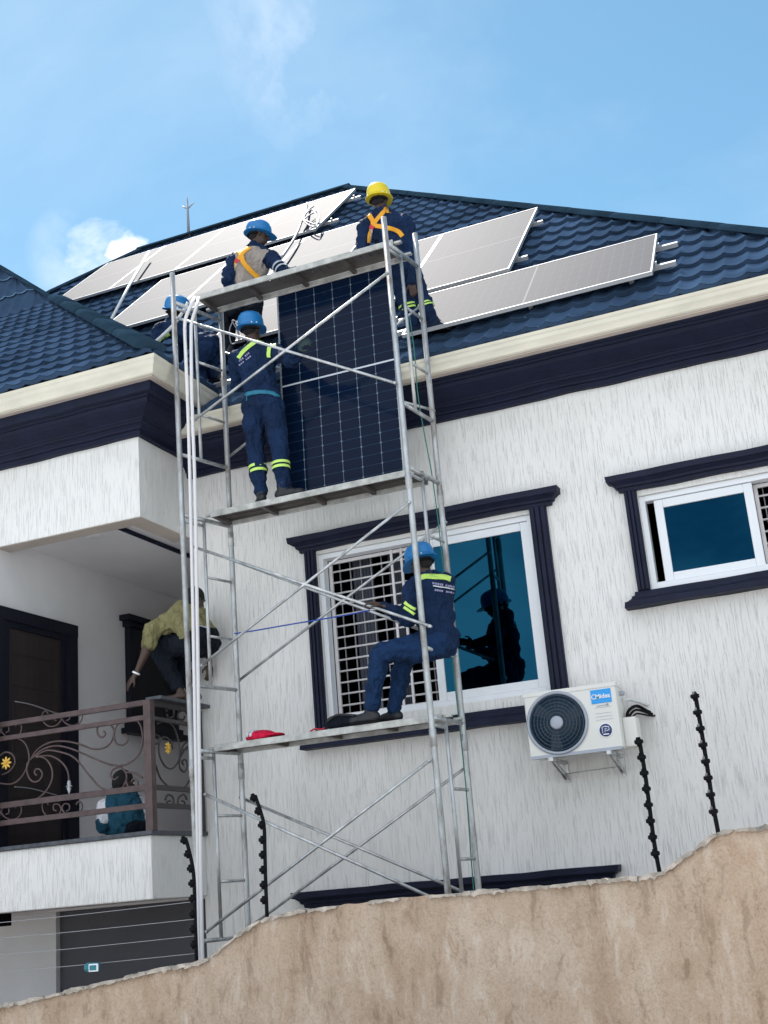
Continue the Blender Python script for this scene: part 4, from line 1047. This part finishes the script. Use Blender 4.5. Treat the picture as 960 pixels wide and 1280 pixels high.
def ribbon(name, m, parent, bvhs, path, width, off=.006, n=5, cross=4):
    # webbing laid on the cloth: path given as photo survey points, dropped on the garment's surface
    P2 = smooth_path([V(x, y, 0) for x, y in path], n); mb = MB(); prev = None
    def drop(x, y):
        d = ray(x, y).normalized(); best = None
        for b in bvhs:
            h = b.ray_cast(EYE, d)
            if h[0] is not None and (best is None or h[3] < best[3]): best = h
        if best is not None: return best[0]+best[1]*off
        p = EYE+d*last[0]; h = bvhs[0].find_nearest(p); return h[0]+h[1]*off
    last = [10.0]
    c = P2[len(P2)//2]; d = ray(c.x, c.y).normalized(); h = bvhs[0].ray_cast(EYE, d)
    if h[0] is not None: last[0] = h[3]
    for i, p in enumerate(P2):
        t = (P2[min(i+1, len(P2)-1)]-P2[max(i-1, 0)]).normalized(); q = V(-t.y, t.x, 0)*width/2
        cur = [mb.bm.verts.new(drop(p.x+q.x*u, p.y+q.y*u)) for u in [-1+2*j/cross for j in range(cross+1)]]
        if prev:
            for j in range(cross):
                f_ = mb.bm.faces.new((prev[j], prev[j+1], cur[j+1], cur[j])); f_.smooth = True
        prev = cur
    o = mb.build(name, m, parent); sm = o.modifiers.new('thick', 'SOLIDIFY'); sm.thickness = .003; sm.offset = 0
    return o
def band(P, J, a, b, t0, t1, r, m='hiviz'):
    A, B = J[a], J[b]; mb = MB(); mb.tube([lerp(A, B, t0), lerp(A, B, (t0+t1)/2), lerp(A, B, t1)], r, 20, caps=False); return mb.build('reflective_band', m, P)
def JJ(d): return {k: (v if isinstance(v, Vector) else at(*v)) for k, v in d.items()}
def marks(parent, bvh, rows):              # worn, unreadable print: rows of letter-sized marks
    for (x0, y0, x1, y1, h, n) in rows:
        for k in range(n):
            if n > 3 and k in (n//2,): continue
            a = (k+.12)/n; b = (k+.80)/n
            ribbon('print', 'print', parent, [bvh], [(lerp(x0,x1,a), lerp(y0,y1,a)), (lerp(x0,x1,b), lerp(y0,y1,b))], h, .004, 1, 1)
def zfix(J, keys, z):
    for k in keys: J[k].z = z

# 1 standing man beside the dark panel
zp = E+3.325
J = JJ(dict(head=(314,411,9.20), neck=(317,434,9.2), pelvis=(329,503,9.19), shL=(296,447,9.19), shR=(346,440,9.2), elL=(296,482,9.27), wrL=(316,478,9.33), haL=(330,474,9.34),
    elR=(366,452,9.04), wrR=(371,436,8.90), haR=(383,424,8.84), hipL=(317,508,9.19), hipR=(341,508,9.19), knL=(319,560,9.22), knR=(349,556,9.2), anL=(326,610,9.2), anR=(353,604,9.18), toeL=(323,616,9.30), toeR=(380,608,9.2)))
zfix(J, ('anL', 'anR'), zp+.105); zfix(J, ('toeL', 'toeR'), zp+.035)
P, jk, tr, hd = person('man in navy coverall and blue helmet standing on the middle plank beside the dark panel', J, (.1,1,.16), (.06,0,1), 'c_navy', 'c_navy', thick=1.08, glove=('glove','glove'), curl=(.3,.9), palm=(None, V(.3,1,-.2)))
helmet(P, hd, 'h_blue'); b = surf(jk)
ribbon('reflective_band', 'hiviz', P, [b], [(298,448),(304,440),(313,432),(324,424),(328,421)], 5)
ribbon('reflective_band', 'hiviz', P, [b], [(336,447),(336,440),(338,433),(345,431)], 5)
ribbon('belt', 'belt', P, [b], [(301,497),(312,492),(327,490),(341,492),(351,499)], 4.5)
marks(P, b, [(299,452,312,441,2,7), (299,457,314,445,1.6,7)])
for a, c, t in (('knL','anL',.40), ('knR','anR',.42)):
    band(P, J, a, c, t, t+.06, .083); band(P, J, a, c, t+.10, t+.16, .081)
# 2 seated man on the scaffold frame
zl = E+1.30
J = JJ(dict(head=(526,703,9.07), neck=(534,721,9.10), pelvis=(549,801,9.13), shL=(515,737,8.99), shR=(558,727,9.24), elL=(511,775,8.96), wrL=(479,757,8.88), haL=(457,751,8.84),
    elR=(556,765,9.36), wrR=(528,775,9.40), haR=(512,772,9.40), hipL=(538,806,9.06), hipR=(556,803,9.2), knL=(476,816,9.02), knR=(506,818,9.27), anL=(463,882,9.10), anR=(492,884,9.26), toeL=(438,894,9.12), toeR=(466,893,9.30)))
zfix(J, ('anL', 'anR'), zl+.105); zfix(J, ('toeL', 'toeR'), zl+.035)
P, jk, tr, hd = person('man in navy coverall and blue helmet seated on the scaffold frame before the main window', J, (-.85,.45,-.18), (-.15,.05,1), 'c_navy', 'c_navy_pale', curl=(.45,.4), palm=(V(.1,.3,-1), None), thick=1.14)
helmet(P, hd, 'h_blue'); b = surf(jk)
ribbon('reflective_band', 'hiviz', P, [b], [(520,725),(531,721),(543,721),(556,722),(563,724)], 6.5)
marks(P, b, [(540,729,568,734,2.6,12), (543,737.5,568,741.5,2.0,9)])
ribbon('print', 'white', P, [b], [(541,732.6),(555,734.5),(568,737)], 1.1, .004, 3, 1)
ribbon('reflective_band', 'hiviz', P, [b], [(506,753),(511,757),(519,762)], 3.6); ribbon('reflective_band', 'hiviz', P, [b], [(505,759),(511,763),(518,768)], 3.6)
# 3 man with the yellow helmet on the roof edge
def roofz(Y): return ZE+SL*(Y-YE)+.05
J = JJ(dict(head=(474,250,9.78), neck=(478,266,9.78), pelvis=(500,333,9.76), shL=(457,281,9.74), shR=(508,276,9.82), elL=(453,322,9.68), wrL=(462,352,9.72), haL=(468,366,9.75),
    elR=(517,318,9.78), wrR=(514,354,9.66), haR=(518,370,9.60), hipL=(492,340,9.74), hipR=(513,340,9.8), knL=(506,374,9.72), knR=(529,376,9.80), anL=(520,421,9.80), anR=(544,421,9.82), toeL=(528,424,9.96), toeR=(560,420,9.92)))
zfix(J, ('anL',), roofz(9.80)+.11); zfix(J, ('anR',), roofz(9.82)+.11); zfix(J, ('toeL',), roofz(9.96)+.05); zfix(J, ('toeR',), roofz(9.92)+.05)
P, jk, tr, hd = person('man in navy with yellow helmet and orange harness standing at the roof edge', J, (-.05,1,.14), (.0,0,1), 'c_navy', 'c_navy', curl=(.6,.6))
helmet(P, hd, 'h_yellow'); b = surf(jk)
ribbon('harness', 'harness', P, [b], [(457,264),(462,270),(466,277),(466,284)], 6); ribbon('harness', 'harness', P, [b], [(486,256),(479,266),(472,274),(466,282),(462,294),(461,304)], 5)
ribbon('harness', 'harness', P, [b], [(467,282),(478,284),(489,286),(498,290),(503,296)], 5.5); ribbon('harness', 'silver', P, [b], [(465,285),(464,294),(463,304)], 3)
ribbon('buckle', 'red', P, [b], [(463,283),(468,286)], 5, .012)
for a, c, t in (('knL','anL',.18), ('knR','anR',.16)):
    band(P, J, a, c, t, t+.06, .081); band(P, J, a, c, t+.10, t+.16, .079)
# 4 man in the beige vest
J = JJ(dict(head=(323,294,10.22), neck=(318,311,10.2), pelvis=(303,381,10.28), shL=(293,325,10.17), shR=(339,322,10.2), elL=(284,352,10.05), wrL=(296,368,10.2), haL=(304,374,10.28),
    elR=(356,342,10.05), wrR=(372,338,10.22), haR=(384,334,10.3), hipL=(295,386,10.28), hipR=(313,386,10.3), knL=(283,372,10.6), knR=(320,372,10.7), anL=(285,400,10.45), anR=(312,398,10.5), toeL=(285,400,10.6), toeR=(312,398,10.65)))
for a, t in (('anL','toeL'), ('anR','toeR')):
    J[a].z = roofz(J[a].y)+.11; J[t].z = roofz(J[t].y)+.05
P, jk, tr, hd = person('man in beige vest and blue helmet crouching on the roof behind the topmost plank', J, (.75,.6,-.1), (.05,0,1), 'c_navy', 'c_dark', curl=(.5,.5), thick=1.1)
helmet(P, hd, 'h_blue')
mb = MB(); r = (J['shR']-J['shL']).normalized(); s = (J['neck']-J['pelvis']).normalized(); f = s.cross(r).normalized()
pe, ne = J['pelvis'], J['neck']; g = .046
mb.ell(lerp(pe, ne, .66), r*(.165+g), f*(.112+g), s*(.19+g)); mb.ell(lerp(pe, ne, .34), r*(.152+g), f*(.108+g), s*(.19+g)); mb.ell(lerp(pe, ne, .05), r*(.150+g), f*(.11+g), s*(.10))
for q in ('shL', 'shR'): mb.capsule(lerp(pe, ne, .84), .10, lerp(ne, J[q], .72)-s*.02, .085)
vest = solid('vest', 'c_beige', P, mb, .012, 3, .016); b = surf(vest)
ribbon('harness', 'harness', P, [b], [(286,352),(290,342),(294,331),(300,322),(306,314),(313,309)], 5); ribbon('harness', 'harness', P, [b], [(298,313),(302,320),(304,327),(310,335),(318,343),(325,349)], 6)
ribbon('harness', 'silver', P, [b], [(299,326),(294,334),(292,344),(290,354)], 3); ribbon('buckle', 'red', P, [b], [(295,325),(299,328)], 5, .012)
band(P, J, 'shR', 'elR', .62, .70, .081, 'silver'); band(P, J, 'shR', 'elR', .80, .88, .079, 'silver')
# 5 man bent over the wing gutter
J = JJ(dict(head=(221,389,9.80), neck=(218,404,9.80), pelvis=(258,432,9.78), shL=(200,412,9.68), shR=(224,415,9.95), elL=(192,432,9.66), wrL=(203,448,9.62), haL=(212,452,9.62),
    elR=(228,435,10.0), wrR=(222,450,9.95), haR=(220,458,9.95), hipL=(256,438,9.70), hipR=(264,436,9.88), knL=(246,462,9.72), knR=(262,462,9.9), anL=(252,480,9.75), anR=(272,480,9.9), toeL=(244,484,9.78), toeR=(262,482,9.95)))
for a, t in (('anL','toeL'), ('anR','toeR')):
    J[a].z = roofz(J[a].y)+.11; J[t].z = roofz(J[t].y)+.05
P, jk, tr, hd = person('man in navy and blue helmet bent over on the roof behind the left scaffold post', J, (.35,.8,.1), (.35,-.1,1), 'c_navy', 'c_navy', thick=1.05)
helmet(P, hd, 'h_blue'); b = surf(jk)
ribbon('reflective_band', 'hiviz', P, [b], [(197,428),(201,423),(207,420),(212,417)], 4)
# 6 barefoot man in the yellow shirt on the railing
J = JJ(dict(head=(243,750,9.60), neck=(228,761,9.60), pelvis=(249,798,9.60), shL=(192,785,9.44), shR=(236,772,9.80), elL=(181,818,9.38), wrL=(169,844,9.36), haL=(157,860,9.36),
    elR=(256,800,9.88), wrR=(262,830,9.90), haR=(262,845,9.9), hipL=(238,806,9.54), hipR=(259,804,9.70), knL=(196,806,9.66), knR=(216,818,9.86), anL=(225,862,9.56), anR=(244,864,9.74), toeL=(205,870,9.50), toeR=(226,873,9.70)))
zr = E+1.80
zfix(J, ('anL', 'anR'), zr+.085); zfix(J, ('toeL', 'toeR'), zr+.02)
P, jk, tr, hd = person('barefoot man in dull yellow shirt and dark trousers crouching on the balcony railing', J, (.3,.9,-.3), (.25,.1,1), 'c_yellow', 'c_dark', barefoot=True, sleeve=.4, curl=(.25,.4), palm=(V(.6,.8,0), None), thick=1.2, torso_fold=.05)
mb = MB(); q = lerp(J['elL'], J['wrL'], .90); d = (J['wrL']-J['elL']).normalized(); mb.tube([q-d*.008, q+d*.008], .036, 18, caps=False); o = mb.build('bracelet', 'white', P); o.modifiers.new('t', 'SOLIDIFY').thickness = .006
b = surf(tr); ribbon('belt', 'silver', P, [b], [(238,782),(250,782),(262,786)], 2.5)
# 7 person sitting on the balcony floor
J = JJ(dict(head=(154,979,9.62), neck=(152,994,9.62), pelvis=(160,1046,9.62), shL=(132,1008,9.55), shR=(174,1004,9.75), elL=(129,1034,9.56), wrL=(146,1045,9.66), haL=(156,1046,9.72),
    elR=(180,1030,9.8), wrR=(176,1044,9.9), haR=(174,1046,9.98), hipL=(152,1048,9.66), hipR=(166,1048,9.72), knL=(160,1020,10.0), knR=(176,1020,10.05), anL=(165,1045,10.25), anR=(180,1045,10.3), toeL=(168,1045,10.4), toeR=(183,1045,10.45)))
for k in ('pelvis','hipL','hipR'): J[k].z = E+.645+.125
zfix(J, ('anL','anR'), E+.645+.105); zfix(J, ('toeL','toeR'), E+.645+.035)
P, jk, tr, hd = person('person in teal top with white sleeves sitting on the balcony floor behind the railing', J, (.5,.8,-.15), (0,0,1), 'c_teal', 'c_dark')
mb = MB()
for q in 'LR': mb.capsule(lerp(J['sh'+q], J['el'+q], .05), .084, lerp(J['sh'+q], J['el'+q], .6), .072)
solid('sleeves', 'c_white', P, mb, .012, 3, .016)

# ------------------------------------------------------------------ sky and light
SUN_EL, SUN_AZ = math.radians(58), math.radians(-38)      # azimuth from +Y towards +X
w = bpy.data.worlds.new('World'); S.world = w; w.use_nodes = True
nt = w.node_tree; L = nt.links.new; bg = nt.nodes['Background']
sky = nt.nodes.new('ShaderNodeTexSky'); sky.sky_type = 'NISHITA'; sky.sun_disc = False
sky.sun_elevation = SUN_EL; sky.sun_rotation = SUN_AZ
sky.air_density = 1.0; sky.dust_density = .2; sky.ozone_density = 2.5; sky.altitude = 200
tc = nt.nodes.new('ShaderNodeTexCoord')
def cloud(scale, sv, lo, hi, loc=(0,0,0)):
    mp = nt.nodes.new('ShaderNodeMapping'); mp.inputs['Scale'].default_value = sv; mp.inputs['Location'].default_value = loc
    L(tc.outputs['Generated'], mp.inputs['Vector'])
    n = nt.nodes.new('ShaderNodeTexNoise'); n.inputs['Scale'].default_value = scale; n.inputs['Detail'].default_value = 7; n.inputs['Roughness'].default_value = .58
    n.inputs['Distortion'].default_value = .3
    L(mp.outputs['Vector'], n.inputs['Vector'])
    r = nt.nodes.new('ShaderNodeMapRange'); r.inputs['From Min'].default_value = lo; r.inputs['From Max'].default_value = hi
    L(n.outputs['Fac'], r.inputs['Value']); return r.outputs['Result']
def mth(op, a, b=None, clamp=False):
    n = nt.nodes.new('ShaderNodeMath'); n.operation = op; n.use_clamp = clamp
    for i, q in enumerate((a, b)):
        if q is None: continue
        if isinstance(q, (int, float)): n.inputs[i].default_value = q
        else: L(q, n.inputs[i])
    return n.outputs[0]
def toward(v, c0, c1):                     # 1 near a direction, 0 away from it
    d = nt.nodes.new('ShaderNodeVectorMath'); d.operation = 'DOT_PRODUCT'; d.inputs[1].default_value = Vector(v).normalized()
    L(tc.outputs['Generated'], d.inputs[0])
    r = nt.nodes.new('ShaderNodeMapRange'); r.inputs['From Min'].default_value = c0; r.inputs['From Max'].default_value = c1; L(d.outputs['Value'], r.inputs['Value']); return r.outputs['Result']
wisp = mth('MULTIPLY', cloud(2.2, (1,1,1.6), .50, .78, (3.1,.4,0)), .16)
def ragged(px, r0, r1, scale, gain):        # cloud whose edge is eaten away by noise
    f = toward(ray(*px), math.cos(r0), math.cos(r1)); n = cloud(scale, (1,1,1.7), .25, .75, (2,0,0))
    return mth('MULTIPLY', mth('SUBTRACT', mth('ADD', n, f), .98), gain, True)
puff = mth('MAXIMUM', mth('MULTIPLY', ragged((166,305), .018, .002, 34, 1.9), .75), mth('MAXIMUM', ragged((150,314), .016, .001, 34, 2.0), mth('MULTIPLY', ragged((122,318), .035, .001, 26, 1.6), .5)))
puff2 = mth('MULTIPLY', mth('MULTIPLY', cloud(7, (1,1,1), .48, .75), toward(ray(400,40), math.cos(.10), math.cos(.02))), .5)
puff3 = mth('MULTIPLY', mth('MULTIPLY', cloud(12, (1,1,1), .42, .7), toward(ray(110,322), math.cos(.05), math.cos(.01))), .45)
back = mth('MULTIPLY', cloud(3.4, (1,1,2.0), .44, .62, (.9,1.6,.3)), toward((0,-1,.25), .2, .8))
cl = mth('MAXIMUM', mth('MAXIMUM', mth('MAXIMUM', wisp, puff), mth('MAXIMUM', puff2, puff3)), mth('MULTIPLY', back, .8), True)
tint = nt.nodes.new('ShaderNodeMix'); tint.data_type = 'RGBA'; tint.blend_type = 'MULTIPLY'; tint.inputs['Factor'].default_value = 1
tint.inputs['B'].default_value = (.88,1.13,1.0,1)
L(sky.outputs['Color'], tint.inputs['A'])
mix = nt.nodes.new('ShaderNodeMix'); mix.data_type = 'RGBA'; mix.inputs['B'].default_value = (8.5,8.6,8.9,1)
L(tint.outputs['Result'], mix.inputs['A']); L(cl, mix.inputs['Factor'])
# unseen bright clouds added high behind the viewer to light the facade
fill_clouds = mth('MULTIPLY', cloud(3.2, (1,1,1.6), .34, .60, (5,2,1)), toward((.1,-.72,.70), math.cos(math.radians(58)), math.cos(math.radians(38))))
mix2 = nt.nodes.new('ShaderNodeMix'); mix2.data_type = 'RGBA'; mix2.inputs['B'].default_value = (9.2,9.4,9.9,1)
L(mix.outputs['Result'], mix2.inputs['A']); L(fill_clouds, mix2.inputs['Factor']); mix = mix2
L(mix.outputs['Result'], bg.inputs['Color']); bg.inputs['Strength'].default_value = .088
sd = bpy.data.lights.new('sun', 'SUN'); sd.energy = 5.0; sd.angle = math.radians(.53); sd.color = (1, .95, .88)
so = bpy.data.objects.new('sun', sd); COL.objects.link(so)
dirv = V(math.sin(SUN_AZ)*math.cos(SUN_EL), math.cos(SUN_AZ)*math.cos(SUN_EL), math.sin(SUN_EL))
so.rotation_euler = dirv.to_track_quat('Z', 'Y').to_euler(); so.location = dirv*60
vs = S.view_settings; vs.view_transform = 'Standard'; vs.look = 'None'; vs.gamma = 1; vs.use_curve_mapping = False; vs.exposure = .93
S.cycles.max_bounces = 8; S.cycles.diffuse_bounces = 4; S.cycles.use_denoising = True
